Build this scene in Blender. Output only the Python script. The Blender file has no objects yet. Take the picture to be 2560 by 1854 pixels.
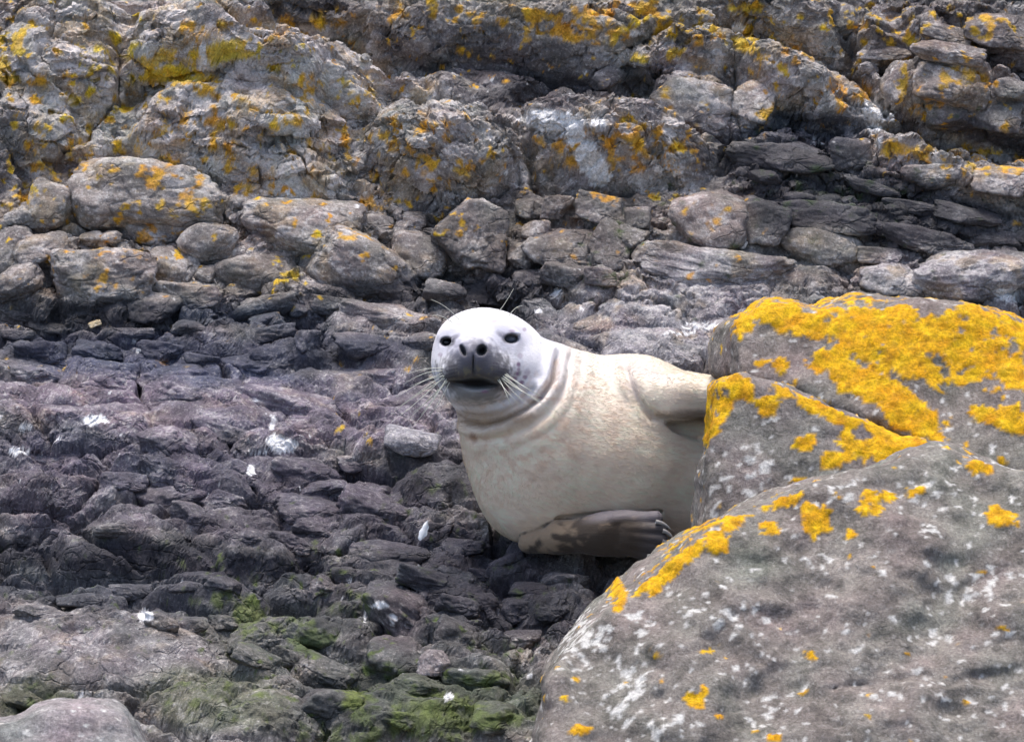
import bpy, bmesh, math, random
import numpy as np
from mathutils import Vector, Matrix

SEED = 11
rng = np.random.default_rng(SEED)
random.seed(SEED)
R = math.radians

# ------------------------------------------------------------------ camera, sky, sun, exposure
D = 14.0            # metres from the lens to the seal
S = 0.0009          # metres for one photo pixel at the seal
PITCH = R(12.0)     # looking down
FWD = np.array([0, math.cos(PITCH), -math.sin(PITCH)])
UP = np.array([0, math.sin(PITCH), math.cos(PITCH)])
RIGHT = np.array([1.0, 0, 0])
CAM = -D * FWD

sc = bpy.context.scene
col = sc.collection
cam_d = bpy.data.cameras.new('camera')
cam_d.sensor_width = 36.0
cam_d.lens = 36.0 * D / (2560 * S)
cam_d.clip_end = 500
cam_d.dof.use_dof = True
cam_d.dof.focus_distance = D - 0.1
cam_d.dof.aperture_fstop = 16.0
cam = bpy.data.objects.new('camera', cam_d)
col.objects.link(cam)
cam.location = CAM
cam.rotation_euler = (R(90) - PITCH, 0, 0)
sc.camera = cam

SUN_EL, SUN_AZ = R(77), R(-20)      # azimuth from +Y towards +X
world = bpy.data.worlds.new('World')
sc.world = world
world.use_nodes = True
wn = world.node_tree
wn.nodes.clear()
w_out = wn.nodes.new('ShaderNodeOutputWorld')
w_bg = wn.nodes.new('ShaderNodeBackground')
w_sky = wn.nodes.new('ShaderNodeTexSky')
w_sky.sky_type = 'NISHITA'
w_sky.sun_disc = False
w_sky.sun_elevation = SUN_EL
w_sky.sun_rotation = SUN_AZ
w_sky.air_density = 0.95
w_sky.dust_density = 4.0
w_sky.ozone_density = 0.9
w_bg.inputs['Strength'].default_value = 0.13
wn.links.new(w_sky.outputs[0], w_bg.inputs['Color'])
wn.links.new(w_bg.outputs[0], w_out.inputs['Surface'])

sun_d = bpy.data.lights.new('sun', 'SUN')
sun_d.energy = 1.35
sun_d.angle = R(20)
sun_d.color = (1.0, 0.975, 0.95)
sun = bpy.data.objects.new('sun', sun_d)
col.objects.link(sun)
sdir = Vector((math.sin(SUN_AZ) * math.cos(SUN_EL), math.cos(SUN_AZ) * math.cos(SUN_EL), math.sin(SUN_EL)))
sun.rotation_euler = sdir.to_track_quat('Z', 'Y').to_euler()
sun.location = sdir * 30

sc.view_settings.view_transform = 'Standard'
sc.view_settings.look = 'None'
sc.view_settings.gamma = 1.0
sc.view_settings.use_curve_mapping = False
sc.view_settings.exposure = 0.95
sc.cycles.use_denoising = True
sc.cycles.max_bounces = 3
sc.cycles.diffuse_bounces = 2
sc.cycles.glossy_bounces = 1
sc.cycles.use_adaptive_sampling = True
sc.cycles.adaptive_threshold = 0.04

# ------------------------------------------------------------------ projection helpers
def world_pt(px, py, w=0.0):
    """photo pixel + distance behind the seal plane (m) -> world point"""
    k = (D + w) / D
    return CAM + (D + w) * FWD + (px - 1280) * S * k * RIGHT - (py - 927) * S * k * UP

def project(P):
    d = P - CAM
    z = d @ FWD
    k = D / z / S
    return 1280 + (d @ RIGHT) * k, 927 - (d @ UP) * k, z - D

def sstep(a, b, x):
    t = np.clip((x - a) / (b - a), 0, 1)
    return t * t * (3 - 2 * t)

# ------------------------------------------------------------------ noise in numpy
_perm = rng.permutation(256).astype(np.int32)
_perm = np.concatenate([_perm, _perm, _perm])
def _spectrum(shape, k0, octs, gain, seed):
    r = np.random.default_rng(seed)
    f = np.fft.rfftn(r.normal(size=shape).astype(np.float32))
    n = shape[0]
    ks = [np.fft.fftfreq(n) * n] * (len(shape) - 1) + [np.fft.rfftfreq(n) * n]
    k = np.sqrt(sum(q ** 2 for q in np.meshgrid(*ks, indexing='ij')))
    amp = np.where(k > 0, np.maximum(k, 1e-3) ** -(len(shape) / 2 - math.log2(gain)), 0)
    amp *= np.clip((k - 0.55 * k0) / (0.3 * k0), 0, 1) * np.clip((k0 * 2.0 ** octs - k) / (0.3 * k0), 0, 1)
    v = np.fft.irfftn(f * amp, s=shape).astype(np.float32)
    return v / v.std() * 0.28

_V3 = {}
_rot = np.array([[0.48, 0.64, -0.6], [-0.8, 0.6, 0.0], [0.36, 0.48, 0.8]], np.float32)
def fbm3(x, y, z, octs=4, gain=0.5):
    """band-limited fractal noise sampled from a tiling volume"""
    key = ('s', .5) if octs <= 2 else ('f', .5 if gain < .56 else .63)
    N, k0 = 144, 7
    if key not in _V3: _V3[key] = _spectrum((N,) * 3, k0, 1.6 if key[0] == 's' else 3.4, key[1], 5 + len(_V3))
    vol = _V3[key].ravel()
    p = (np.stack(np.broadcast_arrays(x, y, z), -1).astype(np.float32) @ _rot) * np.float32(N / (k0 * 1.4))
    i0 = np.floor(p); f = p - i0; i0 = i0.astype(np.int32) % N; i1 = (i0 + 1) % N
    X = (i0[..., 0] * N, i1[..., 0] * N); Y = (i0[..., 1], i1[..., 1]); Z = (i0[..., 2], i1[..., 2])
    fx, fy, fz = f[..., 0], f[..., 1], f[..., 2]
    out = 0
    for a in (0, 1):
        wa = fx if a else 1 - fx
        for b in (0, 1):
            wb = wa * (fy if b else 1 - fy); ix = (X[a] + Y[b]) * N
            out = out + wb * (vol[ix + Z[0]] * (1 - fz) + vol[ix + Z[1]] * fz)
    return out

_V2 = {}
def fbm2(x, y, octs=5, gain=0.5):
    key = (min(octs, 4) if octs < 4 else 4, .5 if gain < .56 else .6)
    N, k0 = 1024, 24
    if key not in _V2: _V2[key] = _spectrum((N, N), k0, key[0] + .3, key[1], 50 + len(_V2))
    vol = _V2[key].ravel()
    q = np.float32(N / (k0 * 1.4))
    px, py = np.broadcast_arrays(x, y)
    px = (px * .866 - py * .5).astype(np.float32) * q; py2 = (px / q * 0 + np.asarray(x) * .5 + np.asarray(y) * .866).astype(np.float32) * q
    xi = np.floor(px); yi = np.floor(py2); fx = px - xi; fy = py2 - yi
    xi = xi.astype(np.int32) % N; yi = yi.astype(np.int32) % N; x1 = (xi + 1) % N; y1 = (yi + 1) % N
    return (vol[xi * N + yi] * (1 - fx) + vol[x1 * N + yi] * fx) * (1 - fy) + (vol[xi * N + y1] * (1 - fx) + vol[x1 * N + y1] * fx) * fy

def voronoi2(x, y, salt=0):
    """jittered-grid cells: F1, F2, cell hash (0..1 x4), offset to the seed"""
    r = np.random.default_rng(1000 + salt)
    tab = r.random((256, 6)).astype(np.float32)
    xi = np.floor(x).astype(np.int32); yi = np.floor(y).astype(np.int32)
    f1 = np.full(x.shape, 9.0, np.float32); f2 = f1.copy()
    idx = np.zeros(x.shape, np.int32); ox = np.zeros(x.shape, np.float32); oy = ox.copy()
    key = np.zeros(x.shape, np.int64)
    for dx in (-1, 0, 1):
        for dy in (-1, 0, 1):
            cx = xi + dx; cy = yi + dy
            h = _perm[_perm[(cx + salt) & 255] + (cy & 255)]
            sx = cx + 0.08 + 0.84 * tab[h, 0]; sy = cy + 0.08 + 0.84 * tab[h, 1]
            ddx = (x - sx).astype(np.float32); ddy = (y - sy).astype(np.float32)
            d = np.sqrt(ddx * ddx + ddy * ddy)
            near = d < f1
            f2 = np.where(near, f1, np.minimum(f2, d))
            f1 = np.where(near, d, f1)
            idx = np.where(near, h, idx); ox = np.where(near, ddx, ox); oy = np.where(near, ddy, oy)
            key = np.where(near, (cx.astype(np.int64) + 5000) * 20000 + cy + 5000, key)
    return f1, f2, tab[idx], ox, oy, key

def voronoi3(x, y, z, salt=0):
    r = np.random.default_rng(2000 + salt)
    tab = r.random((256, 8)).astype(np.float32)
    p = [np.asarray(q, np.float32) for q in (x, y, z)]
    b = [np.floor(q).astype(np.int32) for q in p]
    f1 = np.full(p[0].shape, 9.0, np.float32); f2 = f1.copy()
    idx = np.zeros(p[0].shape, np.int32)
    for dx in (-1, 0, 1):
        ax = _perm[(b[0] + dx + salt) & 255]
        for dy in (-1, 0, 1):
            ay = _perm[ax + ((b[1] + dy) & 255)]
            for dz in (-1, 0, 1):
                h = _perm[ay + ((b[2] + dz) & 255)]
                q = tab[h, :3]
                d = (p[0] - b[0] - dx - q[:, 0]) ** 2 + (p[1] - b[1] - dy - q[:, 1]) ** 2 + (p[2] - b[2] - dz - q[:, 2]) ** 2
                near = d < f1
                f2 = np.where(near, f1, np.minimum(f2, d)); f1 = np.where(near, d, f1); idx = np.where(near, h, idx)
    return np.sqrt(f1), np.sqrt(f2), tab[idx]

def poly_dist(px, py, pts, closed=False):
    pts = np.asarray(pts, float)
    seg = list(zip(pts[:-1], pts[1:]))
    if closed: seg.append((pts[-1], pts[0]))
    best = np.full(np.shape(px), 1e9)
    for a, b in seg:
        ab = b - a
        t = np.clip(((px - a[0]) * ab[0] + (py - a[1]) * ab[1]) / (ab @ ab + 1e-9), 0, 1)
        best = np.minimum(best, (px - a[0] - t * ab[0]) ** 2 + (py - a[1] - t * ab[1]) ** 2)
    d = np.sqrt(best)
    if closed:
        inside = np.zeros(np.shape(px), bool)
        for a, b in seg:
            cond = ((a[1] > py) != (b[1] > py))
            xx = (b[0] - a[0]) * (py - a[1]) / (b[1] - a[1] + 1e-12) + a[0]
            inside ^= cond & (px < xx)
        d = np.where(inside, -d, d)
    return d

# ------------------------------------------------------------------ object helpers
def mesh_obj(name, V, F, mat, parent=None, colr=None, smooth=True, attrs=None):
    """V (n,3), F (m,3|4) numpy -> one mesh object"""
    me = bpy.data.meshes.new(name)
    V = np.ascontiguousarray(V, np.float32); F = np.ascontiguousarray(F, np.int32)
    n = F.shape[1]
    me.vertices.add(len(V)); me.vertices.foreach_set('co', V.ravel())
    me.loops.add(F.size); me.loops.foreach_set('vertex_index', F.ravel())
    me.polygons.add(len(F)); me.polygons.foreach_set('loop_start', np.arange(0, F.size, n, dtype=np.int32))
    me.polygons.foreach_set('loop_total', np.full(len(F), n, np.int32))
    me.update(calc_edges=True)
    me.polygons.foreach_set('use_smooth', np.full(len(F), smooth, bool))
    if colr is not None:
        a = me.color_attributes.new('Col', 'FLOAT_COLOR', 'POINT')
        c4 = np.ones((len(V), 4), np.float32); c4[:, :3] = colr
        a.data.foreach_set('color', c4.ravel())
    for k, v in (attrs or {}).items():
        a = me.attributes.new(k, 'FLOAT', 'POINT'); a.data.foreach_set('value', np.ascontiguousarray(v, np.float32))
    if mat: me.materials.append(mat)
    o = bpy.data.objects.new(name, me)
    col.objects.link(o)
    if parent: o.parent = parent
    return o

def tag(o, label=None, cat=None, group=None, kind=None):
    if label: o['label'] = label
    if cat: o['category'] = cat
    if group: o['group'] = group
    if kind: o['kind'] = kind
    return o

def tri_normals(V, F):
    if F.shape[1] == 4:
        n = np.cross(V[F[:, 2]] - V[F[:, 0]], V[F[:, 3]] - V[F[:, 1]])
    else:
        n = np.cross(V[F[:, 1]] - V[F[:, 0]], V[F[:, 2]] - V[F[:, 0]])
    N = np.zeros_like(V)
    for k in range(F.shape[1]):
        for c in range(3):
            N[:, c] += np.bincount(F[:, k], weights=n[:, c], minlength=len(V))
    return N / (np.linalg.norm(N, axis=1, keepdims=True) + 1e-12)

# ------------------------------------------------------------------ materials
def new_mat(name):
    m = bpy.data.materials.new(name); m.use_nodes = True
    nt = m.node_tree; b = nt.nodes['Principled BSDF']
    return m, nt, b

def rock_material(name, rough=0.82, fine=1.0, spec=0.35, var=0.5, bump=0.35, fleck=0.75, crack=1.0):
    m, nt, b = new_mat(name)
    L = nt.links.new
    att = nt.nodes.new('ShaderNodeVertexColor'); att.layer_name = 'Col'
    geo = nt.nodes.new('ShaderNodeTexCoord')
    n1 = nt.nodes.new('ShaderNodeTexNoise'); n1.inputs['Scale'].default_value = 170 * fine
    n1.inputs['Detail'].default_value = 4; n1.inputs['Roughness'].default_value = 0.7
    mr = nt.nodes.new('ShaderNodeMapRange')
    mr.inputs['From Min'].default_value = 0.3; mr.inputs['From Max'].default_value = 0.7
    mr.inputs['To Min'].default_value = 1 - var; mr.inputs['To Max'].default_value = 1 + var
    mul = nt.nodes.new('ShaderNodeMixRGB'); mul.blend_type = 'MULTIPLY'; mul.inputs[0].default_value = 1.0
    L(geo.outputs['Object'], n1.inputs['Vector'])
    L(n1.outputs['Fac'], mr.inputs['Value'])
    L(att.outputs['Color'], mul.inputs[1]); L(mr.outputs[0], mul.inputs[2])
    # flecks of pale crust on the paler rock
    n3 = nt.nodes.new('ShaderNodeTexNoise'); n3.inputs['Scale'].default_value = 130 * fine
    n3.inputs['Detail'].default_value = 2; n3.inputs['Roughness'].default_value = 0.6
    L(geo.outputs['Object'], n3.inputs['Vector'])
    fk = nt.nodes.new('ShaderNodeMapRange'); fk.interpolation_type = 'SMOOTHSTEP'
    fk.inputs['From Min'].default_value = 0.57; fk.inputs['From Max'].default_value = 0.66
    L(n3.outputs['Fac'], fk.inputs['Value'])
    bw = nt.nodes.new('ShaderNodeSeparateColor'); L(att.outputs['Color'], bw.inputs[0])
    wt = nt.nodes.new('ShaderNodeMapRange'); wt.inputs['From Min'].default_value = 0.05; wt.inputs['From Max'].default_value = 0.3
    wt.inputs['To Min'].default_value = 0.03; wt.inputs['To Max'].default_value = fleck
    L(bw.outputs['Blue'], wt.inputs['Value'])
    fm = nt.nodes.new('ShaderNodeMath'); fm.operation = 'MULTIPLY'
    L(fk.outputs[0], fm.inputs[0]); L(wt.outputs[0], fm.inputs[1])
    mx = nt.nodes.new('ShaderNodeMixRGB'); mx.inputs[2].default_value = (0.60, 0.565, 0.53, 1)
    L(fm.outputs[0], mx.inputs[0]); L(mul.outputs[0], mx.inputs[1])
    L(mx.outputs[0], b.inputs['Base Color'])
    b.inputs['Roughness'].default_value = rough
    b.inputs['Specular IOR Level'].default_value = spec
    bp = nt.nodes.new('ShaderNodeBump'); bp.inputs['Strength'].default_value = bump; bp.inputs['Distance'].default_value = 0.006
    L(n1.outputs['Fac'], bp.inputs['Height'])
    # fine cracks
    wn_ = nt.nodes.new('ShaderNodeTexNoise'); wn_.inputs['Scale'].default_value = 22; wn_.inputs['Detail'].default_value = 2
    vm = nt.nodes.new('ShaderNodeVectorMath'); vm.operation = 'MULTIPLY_ADD'; vm.inputs[1].default_value = (.05, .05, .05)
    L(geo.outputs['Object'], wn_.inputs['Vector']); L(wn_.outputs['Color'], vm.inputs[0]); L(geo.outputs['Object'], vm.inputs[2])
    mp_ = nt.nodes.new('ShaderNodeMapping'); mp_.inputs['Rotation'].default_value = (0, R(9), 0); mp_.inputs['Scale'].default_value = (14, 14, 30)
    L(vm.outputs[0], mp_.inputs['Vector'])
    vc = nt.nodes.new('ShaderNodeTexVoronoi'); vc.feature = 'DISTANCE_TO_EDGE'; vc.inputs['Scale'].default_value = 1.0
    L(mp_.outputs[0], vc.inputs['Vector'])
    cm = nt.nodes.new('ShaderNodeMapRange'); cm.inputs['From Max'].default_value = 0.07; L(vc.outputs['Distance'], cm.inputs['Value'])
    bp2 = nt.nodes.new('ShaderNodeBump'); bp2.inputs['Strength'].default_value = .7 * crack; bp2.inputs['Distance'].default_value = 0.007
    rg_ = nt.nodes.new('ShaderNodeTexNoise'); rg_.inputs['Scale'].default_value = 9; rg_.inputs['Detail'].default_value = 1
    L(geo.outputs['Object'], rg_.inputs['Vector'])
    rm_ = nt.nodes.new('ShaderNodeMapRange'); rm_.inputs['From Min'].default_value = .46; rm_.inputs['From Max'].default_value = .62
    L(rg_.outputs['Fac'], rm_.inputs['Value'])
    cx_ = nt.nodes.new('ShaderNodeMath'); cx_.operation = 'MULTIPLY'
    L(cm.outputs[0], cx_.inputs[0]); L(rm_.outputs[0], cx_.inputs[1])
    L(cx_.outputs[0], bp2.inputs['Height']); L(bp.outputs[0], bp2.inputs['Normal']); L(bp2.outputs[0], b.inputs['Normal'])
    return m

def plain_material(name, c, rough=0.6, spec=0.4, var=0.0, scale=60, bump=0.0):
    m, nt, b = new_mat(name)
    b.inputs['Roughness'].default_value = rough; b.inputs['Specular IOR Level'].default_value = spec
    tc = nt.nodes.new('ShaderNodeTexCoord'); n = nt.nodes.new('ShaderNodeTexNoise')
    n.inputs['Scale'].default_value = scale; n.inputs['Detail'].default_value = 4
    mr = nt.nodes.new('ShaderNodeMapRange'); mr.inputs['To Min'].default_value = 1 - var; mr.inputs['To Max'].default_value = 1 + var
    mul = nt.nodes.new('ShaderNodeMixRGB'); mul.blend_type = 'MULTIPLY'; mul.inputs[0].default_value = 1
    mul.inputs[1].default_value = (*c, 1)
    nt.links.new(tc.outputs['Object'], n.inputs['Vector']); nt.links.new(n.outputs['Fac'], mr.inputs['Value'])
    nt.links.new(mr.outputs[0], mul.inputs[2]); nt.links.new(mul.outputs[0], b.inputs['Base Color'])
    return m

M_rock = rock_material('rock', 0.78, var=0.42, bump=0.7)
M_boulder = rock_material('lichen_boulder_rock', 0.85, fine=0.9, var=0.38, bump=0.6, spec=0.15, fleck=0.4, crack=0.25)

# ------------------------------------------------------------------ the shore's colours, marked where they lie
# soft ellipses: cx, cy, rx, ry, rot, colour, strength
C_PALE = (0.44, 0.40, 0.36); C_GREY = (0.24, 0.21, 0.19); C_BROWN = (0.14, 0.12, 0.10)
C_DARK = (0.050, 0.047, 0.052); C_SLATE = (0.062, 0.066, 0.085); C_PURP = (0.155, 0.14, 0.155); C_OLIVE = (0.12, 0.12, 0.075)
ZONES = [
 (500, 250, 620, 330, 10, C_PALE, 1), (1100, 400, 330, 170, 0, (0.27, 0.245, 0.225), 1), (1560, 380, 290, 150, 8, (0.30, 0.27, 0.25), 1),
 (1900, 190, 420, 150, 22, (0.31, 0.28, 0.26), 1), (1500, 40, 700, 90, 5, (0.21, 0.19, 0.165), 1), (2420, 100, 260, 110, 0, (0.16, 0.135, 0.125), 1),
 (2380, 240, 230, 110, 10, C_GREY, .9), (1230, 190, 300, 70, 12, (0.14, 0.125, 0.125), .9), (1250, 130, 300, 60, 5, (0.13, 0.115, 0.115), .8),
 (760, 20, 130, 45, 0, C_DARK, .9), (1000, 210, 200, 45, 15, C_PALE, .8), (1350, 215, 150, 40, 0, C_DARK, .8), (1620, 190, 70, 45, 0, C_DARK, .8),
 (2060, 330, 300, 50, 3, C_SLATE, .9), (2010, 420, 330, 70, 6, C_DARK, .95), (2150, 520, 480, 110, 5, C_DARK, 1), (2350, 390, 230, 75, 12, (0.26, 0.235, 0.215), 1),
 (2480, 460, 160, 60, 10, (0.22, 0.2, 0.19), .9), (2330, 600, 260, 50, 4, C_DARK, .9), (2480, 340, 180, 30, 12, C_DARK, .9),
 (300, 490, 320, 110, 0, C_GREY, 1), (750, 600, 330, 120, 8, C_GREY, 1), (250, 660, 330, 110, 0, C_GREY, .9), (1400, 580, 400, 140, 0, (0.15, 0.13, 0.12), 1),
 (1770, 550, 130, 90, 0, (0.24, 0.2, 0.18), 1), (2070, 625, 140, 60, 0, (0.20, 0.185, 0.16), .9), (1780, 675, 230, 60, 5, (0.24, 0.215, 0.21), 1), (2400, 690, 330, 75, 3, (0.24, 0.22, 0.225), 1),
 (650, 690, 160, 60, 0, C_BROWN, .6), (350, 790, 450, 45, 3, C_DARK, 1), (650, 790, 260, 45, 0, C_SLATE, .9), (1020, 735, 260, 40, 0, C_DARK, .8), (1300, 740, 230, 80, 0, C_DARK, .9),
 (350, 880, 500, 60, 3, C_SLATE, 1), (850, 870, 260, 60, 0, C_SLATE, .9), (970, 800, 150, 45, 0, (0.2, 0.175, 0.175), .9), (450, 940, 480, 45, 3, (0.11, 0.115, 0.15), 1),
 (1620, 800, 330, 160, -15, (0.24, 0.22, 0.23), 1), (1330, 800, 90, 60, 0, C_DARK, .4), (1450, 870, 160, 60, 0, (0.2, 0.185, 0.19), .7),
 (600, 1030, 700, 85, 4, (0.23, 0.19, 0.205), 1), (250, 1020, 330, 70, 8, (0.25, 0.2, 0.21), .9), (950, 970, 180, 70, 0, (0.225, 0.195, 0.205), .9),
 (450, 1170, 700, 90, 6, C_PURP, 1), (120, 1240, 170, 120, 0, (0.185, 0.155, 0.165), .9), (850, 1230, 330, 90, 8, (0.125, 0.108, 0.118), .9), (1080, 1180, 160, 90, 0, C_DARK, .8),
 (650, 1310, 650, 60, 5, (0.125, 0.108, 0.115), .9), (400, 1400, 650, 60, 3, C_DARK, 1), (1150, 1380, 300, 70, 3, (0.085, 0.078, 0.085), 1),
 (500, 1500, 800, 60, 5, (0.10, 0.10, 0.10), 1), (1200, 1500, 400, 110, 4, (0.085, 0.08, 0.082), 1), (250, 1610, 330, 90, 3, (0.21, 0.19, 0.195), 1),
 (650, 1600, 200, 90, 15, (0.12, 0.12, 0.105), .9), (950, 1600, 330, 110, 8, (0.10, 0.10, 0.098), .9), (1000, 1545, 110, 75, 35, (0.15, 0.122, 0.112), .9),
 (550, 1750, 240, 90, 5, (0.17, 0.17, 0.125), 1), (80, 1750, 130, 60, 0, C_OLIVE, .9), (1100, 1760, 400, 110, 0, (0.095, 0.105, 0.075), 1), (850, 1760, 130, 80, 0, (0.09, 0.09, 0.09), .9),
]
# yellow / orange lichen: cx, cy, rx, ry, strength, tint (0 orange .. 1 yellow-green)
LICHEN = [
 (300, 300, 700, 260, .33, .35), (420, 160, 120, 50, .95, .6), (560, 130, 95, 42, 1.2, .8), (440, 192, 110, 26, 1.4, .7), (40, 120, 70, 70, .75, .6), (500, 205, 130, 25, .6, .3), (300, 120, 70, 50, .5, .9),
 (240, 170, 60, 90, .6, .9), (20, 160, 40, 60, .95, .7), (30, 205, 40, 20, .95, .7), (170, 260, 90, 60, .5, .8), (90, 230, 90, 50, .5, .2), (700, 160, 90, 40, .6, .9), (690, 95, 60, 25, .65, .1), (480, 85, 40, 40, .6, .1),
 (560, 50, 35, 18, .9, .6), (760, 60, 200, 50, .45, .3), (860, 220, 150, 60, .5, .5), (770, 240, 80, 60, .6, .3), (520, 240, 70, 20, .7, .2), (300, 285, 70, 22, .65, .8), (520, 330, 120, 50, .6, .25), (650, 420, 130, 40, .45, .3),
 (360, 430, 70, 30, .8, .1), (400, 460, 60, 40, .7, .15), (500, 500, 60, 50, .65, .15), (370, 590, 50, 25, .7, .05), (380, 520, 90, 40, .5, .5), (870, 590, 40, 22, .75, .2), (830, 380, 150, 80, .45, .35), (110, 420, 50, 25, .8, .4), (60, 480, 90, 60, .45, .5),
 (960, 345, 60, 25, .75, .3), (1080, 400, 180, 120, .42, .25), (950, 500, 60, 40, .65, .25), (1010, 330, 130, 60, .45, .2), (1060, 420, 60, 25, .6, .25), (700, 300, 60, 40, .7, .4),
 (1570, 330, 90, 45, .7, .3), (1540, 370, 260, 110, .46, .2), (1430, 362, 40, 16, 1.1, .1), (1425, 398, 35, 22, .95, .1), (1580, 390, 40, 22, .8, .1), (1700, 400, 70, 40, .55, .1), (1330, 480, 50, 20, .3, .3),
 (1450, 60, 260, 70, .66, .2), (1600, 35, 60, 45, .85, .45), (1150, 40, 260, 60, .42, .35), (1420, 70, 70, 40, .85, .15), (1540, 85, 40, 25, .7, .85), (1880, 25, 60, 25, .85, .75), (1000, 35, 60, 25, .7, .1), (1800, 60, 260, 60, .42, .5),
 (1620, 140, 40, 16, .9, .8), (1680, 135, 30, 25, .8, .6), (1850, 110, 70, 30, .85, .7), (1760, 110, 90, 25, .6, .1), (1950, 150, 120, 40, .62, .15), (2110, 235, 90, 45, .7, .1), (1900, 250, 60, 40, .5, .3), (1700, 230, 90, 40, .4, .4),
 (2245, 190, 30, 60, .75, .35), (2400, 195, 90, 30, .8, .4), (2270, 100, 90, 30, .5, .4), (2450, 60, 120, 50, .42, .3), (2200, 40, 200, 50, .4, .5), (2330, 250, 60, 40, .55, .1), (2310, 395, 30, 22, .7, .2), (2460, 400, 160, 40, .55, .3), (2540, 435, 40, 16, .8, .15), (2300, 370, 160, 45, .38, .3),
 (740, 690, 50, 22, .75, .85), (300, 640, 90, 40, .5, .1), (270, 690, 60, 40, .45, .1), (120, 640, 30, 25, .6, .1), (640, 470, 70, 30, .5, .2), (1160, 570, 50, 25, .5, .3), (1660, 500, 50, 20, .5, .5), (1510, 500, 60, 30, .45, .1), (1760, 530, 90, 40, .35, .1),
 (850, 1075, 16, 7, .75, .5),
]
# white droppings and pale crusts
GUANO = [
 (1350, 296, 52, 20, 1.1), (1400, 308, 56, 26, 1.2), (1437, 335, 26, 30, 1.2), (1465, 380, 26, 28, 1.2), (1485, 415, 30, 34, 1.2), (1500, 445, 26, 20, 1.1), (1492, 305, 18, 10, 1.0), (1350, 310, 30, 16, .8),
 (505, 125, 8, 16, 1.1), (508, 152, 10, 14, 1.1), (2200, 285, 40, 18, .9), (2170, 262, 30, 14, .7), (2185, 325, 16, 9, 1), (2197, 355, 8, 14, .9), (1845, 70, 16, 12, .9), (1590, 85, 14, 10, .9), (2040, 360, 12, 5, .9),
 (238, 1048, 26, 10, 1.1), (230, 1056, 18, 8, 1.0), (50, 1128, 30, 10, .8), (60, 1065, 22, 10, .6), (690, 1100, 22, 14, 1.2), (715, 1118, 22, 12, 1.2), (700, 1110, 30, 18, 1.0), (682, 1055, 12, 22, .6), (626, 1175, 9, 13, 1.1), (640, 1130, 40, 12, .5),
 (365, 1540, 20, 11, 1.2), (250, 1768, 12, 9, 1.2), (203, 1738, 6, 6, .9), (950, 1512, 26, 8, .8), (985, 1545, 12, 16, .6), (1062, 1655, 9, 13, 1.1), (912, 1545, 4, 16, .7), (1122, 1742, 12, 8, 1.0), (1390, 733, 14, 9, .9), (1350, 775, 16, 10, .5), (720, 480, 5, 5, .9),
 (2520, 735, 40, 14, .8), (2540, 745, 30, 12, .9), (1760, 815, 60, 10, .6), (1700, 835, 40, 8, .4), (2290, 715, 60, 8, .3), (640, 1000, 6, 6, .7), (1325, 1690, 7, 6, .9), (480, 765, 10, 6, .0), (895, 515, 4, 6, .9), (345, 876, 5, 5, 1.0),
]
MOSS = [(605, 1530, 70, 26, .95, .7), (540, 1500, 90, 22, .6, .6), (780, 1600, 70, 45, .85, .2), (720, 1560, 90, 36, .55, .4), (870, 1520, 70, 30, .45, .4), (1150, 1800, 200, 45, .85, .45), (1080, 1760, 130, 40, .85, .5), (900, 1760, 60, 60, .7, .3),
 (880, 1740, 40, 26, .8, .8), (1200, 1690, 120, 30, .5, .4), (620, 1580, 70, 36, .6, .5), (960, 1830, 300, 40, .6, .4), (560, 1740, 200, 60, .35, .5), (100, 1760, 120, 60, .3, .3), (700, 1440, 300, 30, .25, .4), (1250, 1620, 90, 40, .35, .2), (860, 1480, 60, 16, .5, .6),
 (1690, 720, 50, 20, .35, .1), (1570, 600, 90, 60, .3, .1), (1550, 690, 60, 30, .4, .1), (2100, 480, 260, 70, .28, .0), (1100, 1210, 60, 40, .3, .3), (1320, 1400, 90, 30, .2, .2), (960, 1660, 90, 60, .3, .2), (150, 1480, 150, 30, .2, .2)]

def ell(px, py, cx, cy, rx, ry, rot=0.0):
    a = R(rot); ca, sa = math.cos(a), math.sin(a)
    dx = px - cx; dy = py - cy
    return np.sqrt(((dx * ca + dy * sa) / rx) ** 2 + ((-dx * sa + dy * ca) / ry) ** 2)

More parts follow.
